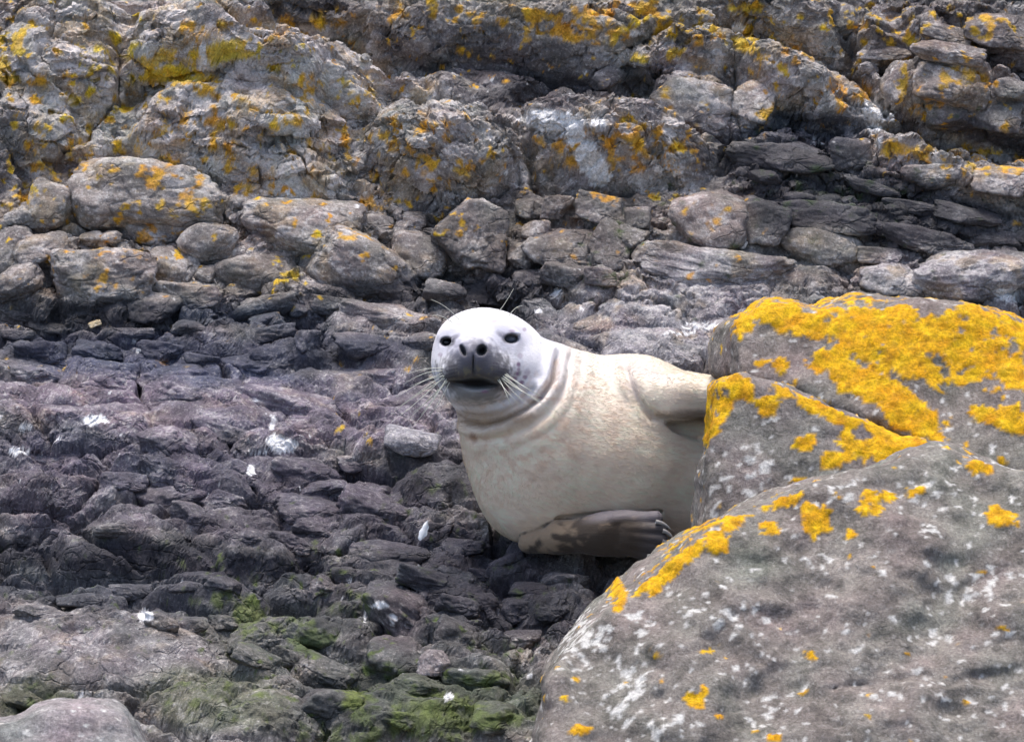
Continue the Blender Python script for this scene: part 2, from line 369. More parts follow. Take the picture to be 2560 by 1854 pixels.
def shore_colour(P, bright=1.0):
    """albedo of the shore rock at world points"""
    px, py, w = project(P)
    x, y, z = P[:, 0], P[:, 1], P[:, 2]
    wob = 28 * fbm3(x * 6, y * 6, z * 6, 3)
    wob2 = 28 * fbm3(x * 6 + 40, y * 6, z * 6, 3)
    qx, qy = px + wob, py + wob2
    c = np.tile(np.array([0.16, 0.145, 0.14]), (len(P), 1))
    def near(cx, cy, rx, ry, f=1.3):
        q = max(rx, ry) * f + 60 if rx < 4 * ry and rx < 150 else None
        ex, ey = (q, q) if q else (rx * f + 60, ry * f + 60 + .35 * rx)
        return np.nonzero((np.abs(px - cx) < ex) & (np.abs(py - cy) < ey))[0]
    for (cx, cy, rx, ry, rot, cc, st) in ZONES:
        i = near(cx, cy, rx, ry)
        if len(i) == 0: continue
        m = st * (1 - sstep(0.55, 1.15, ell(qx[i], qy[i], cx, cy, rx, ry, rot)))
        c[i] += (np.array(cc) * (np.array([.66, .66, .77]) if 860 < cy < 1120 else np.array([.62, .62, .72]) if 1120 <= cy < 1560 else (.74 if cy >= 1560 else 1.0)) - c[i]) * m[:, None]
    n_mid = fbm3(x * 14, y * 14, z * 14, 4)
    n_hi = fbm3(x * 55 + 9, y * 55, z * 55, 4, 0.65)
    n_tint = fbm3(x * 9 + 70, y * 9, z * 9, 3)
    c *= np.clip(1 + 0.5 * n_mid + 0.2 * n_hi, 0.45, 1.7)[:, None]
    c *= 1 + n_tint[:, None] * np.array([0.10, -0.02, 0.02])
    # pale crusts in thin patches and specks, stronger where the rock is pale
    lum = c.mean(1)
    speck = sstep(0.2, 0.5, fbm3(x * 60 + 3, y * 60, z * 60, 3, 0.7) + 0.5 * n_mid)
    c += (np.array([0.56, 0.53, 0.50]) - c) * (speck * np.clip(lum * 2.4 - 0.08, 0.04, 0.6))[:, None]
    # broader pinkish white crusts on the drier, paler rock
    cr = sstep(0.02, 0.34, fbm3(x * 21 + 44, y * 21, z * 21, 4, 0.62) + 0.25 * n_mid)
    c += (np.array([0.60, 0.545, 0.52]) - c) * (cr * np.clip(lum * 2.6 - 0.30, 0, 0.72))[:, None]
    # brown and olive stains
    br = sstep(0.05, 0.35, fbm3(x * 11 + 14, y * 11, z * 11 + 3, 4, 0.62))
    c += (c * np.array([0.92, 0.78, 0.58]) - c) * (br * np.clip(lum * 5 - .35, 0, .8))[:, None]
    # moss and green algae
    nm = fbm3(x * 30 + 20, y * 30, z * 30, 4, 0.6)
    for (cx, cy, rx, ry, st, tint) in MOSS:
        i = near(cx, cy, rx, ry)
        if len(i) == 0: continue
        e = ell(qx[i], qy[i], cx, cy, rx, ry)
        m = sstep(0.0, 0.5, nm[i] * 0.8 + st * 1.15 * (1 - sstep(0.2, 1.35, e)) - 0.32)
        g = np.array([0.045, 0.075, 0.022]) * (1 - tint) + np.array([0.17, 0.20, 0.045]) * tint
        c[i] += (g * (1 + .4 * n_hi[i][:, None]) - c[i]) * (m * 0.72)[:, None]
    # lichen
    nl = fbm3(x * 26 + 5, y * 26, z * 26, 5, 0.62)
    nt_ = fbm3(x * 18 + 55, y * 18, z * 18, 2)
    for (cx, cy, rx, ry, st, tint) in LICHEN:
        i = near(cx, cy, rx, ry)
        if len(i) == 0: continue
        e = ell(qx[i], qy[i], cx, cy, rx, ry)
        m = sstep(0.0, 0.22, nl[i] + st * 0.95 * (1 - sstep(0.3, 1.25, e)) - 0.50)
        m = m * sstep(.055, .12, lum[i])
        tt = np.clip(tint + 0.5 * nt_[i], 0, 1)[:, None]
        g = np.array([0.62, 0.29, 0.03]) * (1 - tt) + np.array([0.66, 0.49, 0.02]) * tt
        g = g * (1 + 0.35 * n_hi[i][:, None])
        c[i] += (g - c[i]) * (m * 0.85)[:, None]
    ng = fbm3(x * 40 + 31, y * 40, z * 40, 4, 0.6)
    for (cx, cy, rx, ry, st) in GUANO:
        i = near(cx, cy, rx, ry, 1.6)
        if len(i) == 0: continue
        e = ell(px[i], py[i], cx, cy, rx * 1.15, ry * 1.15)
        m = sstep(0.0, 0.15, ng[i] * 0.7 + st * 1.35 * (1 - sstep(0.2, 1.4, e)) - 0.48)
        c[i] += (np.array([0.85, 0.84, 0.83]) - c[i]) * (m * 0.97)[:, None]
    return np.clip(c * bright, 0.01, 0.85)

# ------------------------------------------------------------------ the shore: a sheet of bedrock
def axis(parts):
    out = []
    for a, b, h in parts:
        n = max(1, int(round((b - a) / h)))
        out += list(a + (b - a) * np.arange(n) / n)
    out.append(parts[-1][1])
    return np.array(out)

ss = axis([(-3.2, -1.39, 0.03), (-1.39, 1.39, 0.0036), (1.39, 3.2, 0.03)])
tt = axis([(-3.4, -1.05, 0.04), (-1.05, 0.0, 0.0056), (0.0, 1.30, 0.0052), (1.30, 2.6, 0.0038), (2.6, 4.2, 0.03)])
# profile of the slope
ta = np.linspace(-3.4, 4.2, 1600)
ang = R(11) + R(4) * sstep(-0.5, 0.3, ta) + R(25) * sstep(1.15, 1.6, ta) - R(8) * sstep(2.6, 3.3, ta)
dt = ta[1] - ta[0]
yy = np.cumsum(np.cos(ang)) * dt; zz = np.cumsum(np.sin(ang)) * dt
yy -= np.interp(0, ta, yy); zz -= np.interp(0, ta, zz)
ORI = world_pt(1280, 1395, 0.02)
base_y = np.interp(tt, ta, yy) + ORI[1]; base_z = np.interp(tt, ta, zz) + ORI[2]
base_a = np.interp(tt, ta, ang)
SG, TG = np.meshgrid(ss, tt)                 # rows: t, cols: s
BY = np.repeat(base_y[:, None], len(ss), 1); BZ = np.repeat(base_z[:, None], len(ss), 1)
NY = np.repeat(-np.sin(base_a)[:, None], len(ss), 1); NZ = np.repeat(np.cos(base_a)[:, None], len(ss), 1)
TH = base_a + PITCH                          # view angle to the sheet per row

def grid_points(dd):
    return np.stack([SG, BY + NY * dd, BZ + NZ * dd], -1).reshape(-1, 3)

def grid_px(dd):
    px, py, w = project(grid_points(dd))
    return px.reshape(SG.shape), py.reshape(SG.shape), w.reshape(SG.shape)

def px_to_sheet(px, py, dd):
    """first sheet node (from the lens) whose image passes this pixel"""
    X, Y, W = px_cache
    c = int(np.argmin(np.abs(X[len(tt) // 2] - px)))
    for _ in range(2):
        colY = Y[:, c]
        r = int(np.argmax(colY <= py)) if (colY <= py).any() else len(tt) - 1
        c = int(np.argmin(np.abs(X[r] - px)))
    return ss[c], tt[r], r, c

dM = np.zeros(SG.shape)
px_cache = grid_px(dM)
# gentle large relief
dM += 0.05 * fbm2(SG * 1.3 + 3, TG * 1.3, 3) 

# large humps of bedrock: cx, cy, rx, ry (visible extent, photo px), rotation, height over width, edge power
HUMPS = [
 (130, 190, 230, 200, 4, .5, 2.6), (620, 165, 360, 170, 13, .55, 2.8), (600, 330, 300, 150, 8, .38, 2.4), (1110, 375, 205, 130, 4, .5, 3.0), (1550, 355, 270, 128, 10, .45, 2.6), (1010, 205, 200, 60, 16, .35, 2.2),
 (1750, 140, 190, 75, 6, .5, 2.4), (1990, 215, 190, 85, 35, .6, 2.4), (2160, 275, 130, 60, 30, .5, 2.2), (1730, 262, 120, 72, 8, .42, 3.0),
 (1450, 60, 520, 100, 6, .3, 2.4), (2000, 60, 330, 90, 20, .35, 2.4), (2400, 230, 220, 100, 14, .5, 2.6), (2420, 90, 240, 80, 8, .45, 2.4), (1120, 60, 260, 80, 6, .35, 2.4), (2380, 410, 260, 75, 16, .4, 2.2),
 (2000, 400, 260, 55, 6, .3, 3.0), (60, 330, 220, 110, 5, .35, 2.2), (700, 420, 220, 80, 8, .35, 2.2), (1620, 800, 330, 130, -14, .16, 2.2), (1560, 880, 240, 80, -8, .14, 2.2),
 (560, 1030, 700, 110, 5, .13, 2.6), (250, 1230, 460, 150, 8, .14, 2.4), (800, 1290, 420, 110, 10, .12, 2.4), (230, 1625, 330, 105, 4, .36, 2.6), (560, 1760, 260, 95, 6, .3, 2.6), (1350, 1500, 380, 110, 4, .1, 2.4),
 (800, 890, 520, 80, 2, .15, 2.8), (250, 890, 420, 70, 4, .14, 2.8),
]
def smax(a, b, k):
    h = np.maximum(k - np.abs(a - b), 0) / k
    return np.maximum(a, b) + h * h * k * 0.25

for (cx, cy, rx, ry, rot, hw, pw) in HUMPS:
    # find base point under the visual centre
    s0, t0, r0, c0 = px_to_sheet(cx, cy, dM)
    th = TH[r0]
    sx = rx * S * (D + px_cache[2][r0, c0]) / D
    sy = ry * S * (D + px_cache[2][r0, c0]) / D
    k = hw
    h = hw * min(sx, sy * 2.0) * (1.35 if cy < 560 else 1.0)
    b = sy * 2 / (math.sin(th) + 1e-6)
    for _ in range(12):
        b = (2 * sy - math.sqrt((b * math.sin(th)) ** 2 + (h * math.cos(th)) ** 2)) / math.sin(th)
        b = max(b, 0.25 * sy / math.sin(th))
    t0 = t0 + (-sy + b * math.sin(th)) / math.sin(th)
    a = R(-rot) * 1.2
    ds = SG - s0; dtt = TG - t0
    u = (ds * math.cos(a) + dtt * math.sin(a)) / sx; v = (-ds * math.sin(a) + dtt * math.cos(a)) / b
    rho = np.sqrt(u * u + v * v) + 0.10 * fbm2(SG * 5 + cx, TG * 5 + cy, 3)
    hump = h * (1 - np.clip(rho, 0, 3) ** pw)
    dM = smax(dM, hump, 0.025 if cy < 560 else 0.05)
px_cache = grid_px(dM)

# channels and gullies carved between the humps: polyline in px, width px, depth m
CARVE = [
 ([(560, 2), (700, 28), (880, 78), (975, 155), (1060, 178)], 20, .11), ([(1300, 235), (1400, 203), (1600, 212), (1760, 285)], 15, .07), ([(1570, 95), (1690, 48), (1850, 52), (2000, 105), (2110, 170), (2220, 255)], 16, .09), ([(2185, 292), (2300, 312), (2560, 350)], 14, .08), ([(880, 118), (1000, 140), (1150, 150), (1300, 160), (1420, 190)], 14, .06),
 ([(690, -10), (740, 15), (800, 45), (900, 70)], 26, .10), ([(1310, 270), (1318, 380), (1340, 470), (1400, 500), (1500, 480), (1580, 475)], 11, .06), ([(860, 520), (960, 555), (1060, 560), (1160, 520), (1260, 470)], 10, .06),
 ([(0, 690), (70, 620), (140, 575), (220, 575), (330, 585), (450, 585)], 9, .05), ([(285, 100), (300, 170), (290, 240), (200, 340), (120, 390)], 10, .05), ([(1835, 130), (1838, 220), (1852, 320)], 6, .05), ([(2212, 150), (2235, 240), (2290, 310), (2400, 360), (2560, 380)], 14, .09),
 ([(1860, 330), (1960, 300), (2040, 290)], 18, .08), ([(1980, 270), (2040, 295), (2090, 310)], 16, .08), ([(2280, 150), (2285, 260)], 5, .04), ([(2190, 330), (2195, 400), (2260, 430)], 8, .05), ([(150, 395), (260, 400), (320, 380)], 16, .05),
 ([(1440, 230), (1560, 215), (1640, 235), (1760, 320), (1850, 335)], 10, .05), ([(2110, 40), (2140, 90), (2120, 140)], 26, .09), ([(2130, 155), (2260, 150), (2400, 165), (2500, 190)], 8, .05), ([(2450, 60), (2440, 110), (2500, 180), (2560, 220)], 9, .06),
 ([(540, 60), (760, 85), (900, 110), (990, 190)], 5, .02), ([(0, 770), (130, 780), (260, 790), (400, 800), (560, 790), (700, 765), (900, 760)], 22, .09), ([(0, 835), (150, 840), (300, 850), (420, 840)], 10, .04),
 ([(200, 930), (345, 930), (352, 975)], 7, .05), ([(480, 900), (540, 900), (570, 955)], 8, .05), ([(0, 1360), (110, 1310), (230, 1270), (330, 1250), (420, 1225)], 14, .07), ([(0, 1425), (150, 1430), (350, 1430), (550, 1420), (700, 1410), (780, 1400)], 22, .08), ([(360, 1190), (380, 1230)], 6, .04),
 ([(570, 1135), (430, 1140), (380, 1120)], 7, .04), ([(1140, 1260), (1230, 1275), (1245, 1340)], 12, .05), ([(700, 1500), (760, 1520), (780, 1500)], 12, .05), ([(1180, 1560), (1260, 1570), (1350, 1560), (1420, 1580)], 16, .07), ([(280, 1790), (420, 1700), (300, 1720), (180, 1730)], 10, .04),
 ([(1210, 700), (1280, 780), (1310, 800)], 22, .07), ([(1240, 660), (1340, 700), (1400, 740)], 16, .07), ([(1480, 1440), (1560, 1430), (1640, 1440)], 26, .06),
]
X0, Y0, W0 = px_cache
wobx = 12 * fbm2(SG * 14, TG * 14, 3); woby = 12 * fbm2(SG * 14 + 50, TG * 14, 3)
for pts, wd, dp in CARVE:
    p = np.array(pts); m = 5 * wd
    sel = (X0 > p[:, 0].min() - m) & (X0 < p[:, 0].max() + m) & (Y0 > p[:, 1].min() - m) & (Y0 < p[:, 1].max() + m)
    d = poly_dist(X0[sel] + wobx[sel], Y0[sel] + woby[sel], pts)
    dM[sel] -= dp * np.exp(-(d / wd) ** 2)
px_cache = grid_px(dM)
X0, Y0, W0 = px_cache

# where the rock is smooth (worn) rather than shattered
SMOOTH = [(450, 940, 480, 50, .8), (350, 880, 450, 50, .6), (1620, 820, 330, 140, .55), (600, 1000, 620, 80, .6), (240, 1620, 340, 110, .92), (970, 1390, 110, 45, .9), (970, 800, 150, 40, .5), (560, 1750, 230, 80, .6), (700, 1250, 500, 90, .35), (1780, 670, 220, 60, .8), (450, 140, 600, 170, .25), (1250, 190, 300, 60, .5), (985, 1650, 90, 70, .8)]
smooth = np.zeros(SG.shape)
for cx, cy, rx, ry, st in SMOOTH:
    smooth = np.maximum(smooth, st * (1 - sstep(0.6, 1.2, ell(X0, Y0, cx, cy, rx, ry))))
rough = 1 - smooth
# fractured blocks at several scales, drawn out along the bedding, which dips to the right
DIP = R(-9)
wx = 0.05 * fbm2(SG * 5 + 9, TG * 5, 3); wy = 0.05 * fbm2(SG * 5 - 9, TG * 5 + 4, 3)
wx += 0.006 * fbm2(SG * 30 + 9, TG * 30, 3); wy += 0.006 * fbm2(SG * 30 - 9, TG * 30 + 4, 3)
U = (SG + wx) * math.cos(DIP) + (TG + wy) * math.sin(DIP); V = (TG + wy) * math.cos(DIP) - (SG + wx) * math.sin(DIP)
det = np.zeros(SG.shape)
f1, f2, h0, ox, oy, key0 = voronoi2(U / 0.25, V / 0.16, 1)
edge0 = f2 - f1
brk = sstep(-.12, .16, fbm2(SG * 5 + 60, TG * 5, 3))
upc = sstep(1.15, 1.5, TG)
det += (0.055 - 0.041 * upc) * (.2 + .8 * rough) * (sstep(-.05, .62, edge0) ** .75 - .6)
det += rough * (1 - .55 * sstep(1.15, 1.5, TG)) * (0.045 * (h0[..., 2] - 0.5) + (h0[..., 3] - 0.5) * 0.06 * ox + (h0[..., 4] - 0.3) * 0.06 * oy)
det -= (0.3 + 0.7 * rough) * 0.030 * brk * np.exp(-(edge0 / 0.05) ** 2)
f1, f2, h1, ox, oy, _ = voronoi2(U / 0.105 + 40, V / 0.06 + 10, 2)
reg1 = sstep(-0.2, 0.15, fbm2(SG * 3.1 + 8, TG * 3.1, 3))
brk = sstep(-.1, .12, fbm2(SG * 11 + 10, TG * 11, 3))
det += 0.016 * (1 - .5 * upc) * (.35 + .65 * rough) * reg1 * (sstep(-.05, .6, f2 - f1) ** .75 - .6)
det += rough * reg1 * (0.014 * (h1[..., 2] - 0.5) + (h1[..., 3] - 0.5) * 0.020 * ox + (h1[..., 4] - 0.3) * 0.024 * oy - 0.010 * brk * np.exp(-((f2 - f1) / 0.07) ** 2))
# bedding: low ledges, steep on the side that faces down the slope
def ledges(per, warp, uf, vf, drop):
    b = V / per + warp * fbm2(U * uf, V * vf, 3)
    q = b - np.floor(b)
    return np.where(q < 1 - drop, 1 - q / (1 - drop), (q - 1 + drop) / drop) - .5
steep = 0.45 + 0.55 * sstep(1.0, 1.5, TG)
regb = sstep(-0.1, 0.25, fbm2(SG * 2.3 - 8, TG * 2.3 + 3, 3))
det += 0.022 * steep * regb * (0.35 + 0.65 * rough) * ledges(.085, 1.6, 1.6, 4, .2)
regb = sstep(-0.1, 0.2, fbm2(SG * 3.3 + 18, TG * 3.3, 3))
det += 0.006 * steep * regb * (0.35 + 0.65 * rough) * ledges(.036, 1.5, 3, 8, .25)
regb = sstep(-0.1, 0.2, fbm2(SG * 4.3 + 38, TG * 4.3, 3)) * sstep(1.1, 1.5, TG)
det += 0.003 * regb * ledges(.019, 1.5, 5, 14, .3)
det += (0.5 + 0.5 * rough) * 0.014 * fbm2(U * 8, V * 12, 4)
dF = dM + det
# walk each column by its own arc length, so that steep faces are as finely cut as flat ones
arc = np.sqrt(np.diff(TG, axis=0) ** 2 + (0.8 * np.diff(dF, axis=0)) ** 2)
ker = np.hanning(31); ker /= ker.sum()
arc = np.apply_along_axis(lambda r: np.convolve(np.pad(r, 15, 'edge'), ker, 'valid'), 1, arc)
wgt = np.diff(tt)[:, None]
cum = np.concatenate([np.zeros((1, len(ss))), np.cumsum(arc / wgt, 0)])
cum *= (len(tt) - 1) / cum[-1]
rows = np.arange(len(tt), dtype=float)
keyR = key0.copy(); roughR = rough.copy()
for c in range(len(ss)):
    rr = np.interp(rows, cum[:, c], rows)
    TG[:, c] = np.interp(rr, rows, tt); dF[:, c] = np.interp(rr, rows, dF[:, c])
    roughR[:, c] = np.interp(rr, rows, rough[:, c])
    keyR[:, c] = key0[np.clip(np.round(rr).astype(int), 0, len(tt) - 1), c]
key0 = keyR
ang_ = np.interp(TG, tt, base_a)
BY = np.interp(TG, tt, base_y); BZ = np.interp(TG, tt, base_z); NY = -np.sin(ang_); NZ = np.cos(ang_)
P = grid_points(dF)
nr, nc = SG.shape
G = P.reshape(nr, nc, 3)
Nn = np.cross(np.gradient(G, axis=1), np.gradient(G, axis=0)).reshape(-1, 3)
Nn /= np.linalg.norm(Nn, axis=1, keepdims=True) + 1e-12
BEDN = UP * math.cos(R(9)) + RIGHT * math.sin(R(9))
def roughen(Pw, N, k=1.0, bed=1.0):
    x, y, z = Pw.T
    q = Pw @ BEDN / .021 + 1.5 * fbm3(x * 9, y * 9, z * 9, 3)
    q = q - np.floor(q)
    led = np.where(q < .8, q / .8, (1 - q) / .2) - .5
    d = .0038 * fbm3(x * 22 + 2, y * 22, z * 22, 4, .5) + .0012 * fbm3(x * 90, y * 90 + 7, z * 90, 4, .5) + .0022 * bed * led * sstep(-.1, .25, fbm3(x * 5 + 12, y * 5, z * 5, 3))
    return Pw + N * (d * k)[:, None]
near_cam = np.repeat(((np.abs(ss) < 1.5))[None, :], nr, 0).ravel()
# angular blocks, flat along the bedding, cut into every face
BEDU = RIGHT * math.cos(R(9)) - UP * math.sin(R(9))
cell_tone = np.ones(len(P))
sel = np.nonzero(near_cam)[0]
Q = P[sel]; rg = roughR.ravel()[sel]; calm = .36 + .64 * sstep(.95, 1.35, TG.ravel()[sel])
for (su, sn, amp, tilt, gr, gw, frq, off, lo) in ((.15, .075, .030, .030, .020, .05, 3.0, 3.3, .15), (.06, .028, .014, .014, .012, .07, 5.0, 8.1, .2), (.024, .012, .0048, .005, .004, .1, 7.0, 1.7, .3)):
    x, y, z = Q.T
    jx = .5 * fbm3(x * .5 / su, y * .5 / su, z * .5 / su, 3)
    f1, f2, h = voronoi3(Q @ BEDU / su + jx, Q @ BEDN / sn + jx, Q @ FWD / su + off, int(off * 10))
    reg = lo + (1 - lo) * sstep(-.15, .18, fbm3(x * frq + off, y * frq, z * frq, 3))
    br = sstep(-.15, .15, fbm3(x * 2.2 * frq, y * 2.2 * frq + off, z * 2.2 * frq, 3))
    g_ = (h[:, 3] - .5) * np.sin(6 * (Q @ BEDU) / su) + (h[:, 4] - .5) * np.sin(5 * (Q @ FWD) / su)
    d = amp * (h[:, 5] - .5) + .25 * tilt * g_ - gr * br * np.exp(-((f2 - f1) / gw) ** 2)
    Q = Q + Nn[sel] * (d * reg * (.25 + .75 * rg) * calm)[:, None]
    cell_tone[sel] *= 1 + .30 * (h[:, 6] - .5) * reg * (.3 + .7 * rg)
P[sel] = Q
G = P.reshape(nr, nc, 3)
Nn = np.cross(np.gradient(G, axis=1), np.gradient(G, axis=0)).reshape(-1, 3)
Nn /= np.linalg.norm(Nn, axis=1, keepdims=True) + 1e-12
P[near_cam] = roughen(P[near_cam], Nn[near_cam])
# depth picture of the bedrock, to seat stones on it
pxv, pyv, wv = project(P)
GW, GH = 320, 232
gi = np.clip((pxv / 8).astype(int), -1, GW); gj = np.clip((pyv / 8).astype(int), -1, GH)
ok = (gi >= 0) & (gi < GW) & (gj >= 0) & (gj < GH)
depth = np.full(GW * GH, 9.0)
np.minimum.at(depth, gj[ok] * GW + gi[ok], wv[ok])
depth = depth.reshape(GH, GW)
def surf_w(px, py):
    i = int(np.clip(px / 8, 0, GW - 1)); j = int(np.clip(py / 8, 0, GH - 1))
    blk = depth[max(0, j - 1):j + 2, max(0, i - 1):i + 2]
    blk = blk[blk < 8]
    return float(np.median(blk)) if len(blk) else 0.5

# the sheet is cut along its wide joints into blocks, each an object of its own
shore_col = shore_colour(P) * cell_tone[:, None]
ii = (np.arange(nr - 1)[:, None] * nc + np.arange(nc - 1)[None, :]).ravel()
quads = np.stack([ii, ii + 1, ii + nc + 1, ii + nc], 1)
keyf = key0.ravel()[ii]
sF = SG.ravel()[ii]; tF = TG.ravel()[ii]
fx = pxv[ii]; fy = pyv[ii]
inside = (fx > -120) & (fx < 2680) & (fy > -120) & (fy < 1974) & (np.abs(sF) < 1.45) & (tF > -1.15) & (tF < 2.75)
keyf = np.where(inside, keyf, -1)
def sub_mesh(name, sel, parent):
    q = quads[sel]
    used, inv = np.unique(q, return_inverse=True)
    return mesh_obj(name, P[used], inv.reshape(-1, 4), M_rock, parent, shore_col[used], smooth=False)
shore = sub_mesh('rocky_shore', keyf == -1, None)
tag(shore, 'fractured grey bedrock of the rocky shore, sloping up behind the seal', 'rock', kind='structure')
del shore['category']
keys, counts = np.unique(keyf[keyf >= 0], return_counts=True)
order = keys[np.argsort(-counts)]
main = order[:270]
srt = np.argsort(keyf, kind='stable'); ks = keyf[srt]
for k in main:
    a, b = np.searchsorted(ks, k), np.searchsorted(ks, k, 'right')
    sub_mesh('rock_block', srt[a:b], shore)
rest = np.isin(keyf, order[270:])
if rest.any():
    tag(sub_mesh('rock_chips', np.nonzero(rest)[0], shore), kind='stuff')

# ------------------------------------------------------------------ stones: rounded polyhedra
_ico = {}
def ico(level):
    if level not in _ico:
        bm = bmesh.new(); bmesh.ops.create_icosphere(bm, subdivisions=level, radius=1.0)
        V = np.array([v.co[:] for v in bm.verts]); F = np.array([[v.index for v in f.verts] for f in bm.faces])
        bm.free(); _ico[level] = (V, F)
    return _ico[level]

def stone_shape(level, seed, planes=13, p=11, rough=0.05, strata=0.0, boxy=0.0):
    r = np.random.default_rng(seed)
    V, F = ico(level)
    m = r.normal(size=(planes, 3)); m /= np.linalg.norm(m, axis=1, keepdims=True)
    hgt = r.uniform(0.72, 1.0, planes)
    ax = np.concatenate([np.eye(3), -np.eye(3)]); ha = np.full(6, 1.0 - 0.05 * boxy)
    m = np.concatenate([m, ax]); hgt = np.concatenate([hgt, ha])
    dots = np.maximum(V @ m.T, 0) / hgt
    rad = (dots ** p).sum(1) ** (-1.0 / p)
    Q = V * rad[:, None]
    o = r.uniform(-50, 50, 3)
    n = fbm3(Q[:, 0] * 1.7 + o[0], Q[:, 1] * 1.7 + o[1], Q[:, 2] * 1.7 + o[2], 2)
    n2 = fbm3(Q[:, 0] * 5 + o[1], Q[:, 1] * 5 + o[2], Q[:, 2] * 5 + o[0], 4, 0.55)
    rd = np.abs(fbm3(Q[:, 0] * 1.1 + o[2], Q[:, 1] * 1.1, Q[:, 2] * 1.1 + o[0], 2))
    crack = -0.07 * np.exp(-(rd / 0.03) ** 2) * (fbm3(Q[:, 0] * .6 + o[0], Q[:, 1] * .6 + 5, Q[:, 2] * .6, 2) > 0.0)
    st = 0
    if strata:
        b = Q[:, 2] * 5 + Q[:, 0] * 0.8 + 1.0 * n
        s = b - np.floor(b); st = strata * (np.where(s < .8, s / .8, (1 - s) / .2) - .5)
    Q = Q * (1 + 0.10 * n + rough * n2 + crack + st)[:, None]
    return Q, F

def place_stone(name, cx, cy, rx, ry, rot, seed, parent=None, level=None, sink=0.15, rw=None, mat=None, bright=1.0, colr=None, wc=None, fine=1.0, **kw):
    if level is None: level = 6 if rx * ry > 9000 else (5 if rx * ry > 1100 else 4)
    Q, F = stone_shape(level, seed, **kw)
    # fit the outline exactly
    lo, hi = Q.min(0), Q.max(0)
    Q = (Q - (lo + hi) / 2) / ((hi - lo) / 2)
    wsf = surf_w(cx, cy + 0.35 * ry)
    rwm = (rw if rw else 0.85 * min(rx, 1.5 * ry)) * S
    w = (wsf + sink * rwm) if wc is None else wc
    k = (D + w) / D
    a = R(rot); ca, sa = math.cos(a), math.sin(a)
    lx = Q[:, 0] * rx * S * k; lv = Q[:, 2] * ry * S * k; lw = Q[:, 1] * rwm
    x = lx * ca + lv * sa; v = -lx * sa + lv * ca
    # a stone leans back with the slope
    lw = lw + 0.35 * v
    C = world_pt(cx, cy, w)
    Pw = C + x[:, None] * RIGHT + v[:, None] * UP + lw[:, None] * FWD
    N = tri_normals(Pw, F)
    if ((Pw - C) * N).sum() < 0: N = -N
    if mat is None: Pw = roughen(Pw, N, min(1.0, ry / 35) * fine, .4)
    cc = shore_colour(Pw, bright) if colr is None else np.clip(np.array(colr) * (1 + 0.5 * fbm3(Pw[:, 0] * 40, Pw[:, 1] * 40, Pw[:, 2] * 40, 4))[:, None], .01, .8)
    base = C - UP * ry * S
    o = mesh_obj(name, Pw - base, F, mat or M_rock, parent, cc)
    o.location = base
    return o

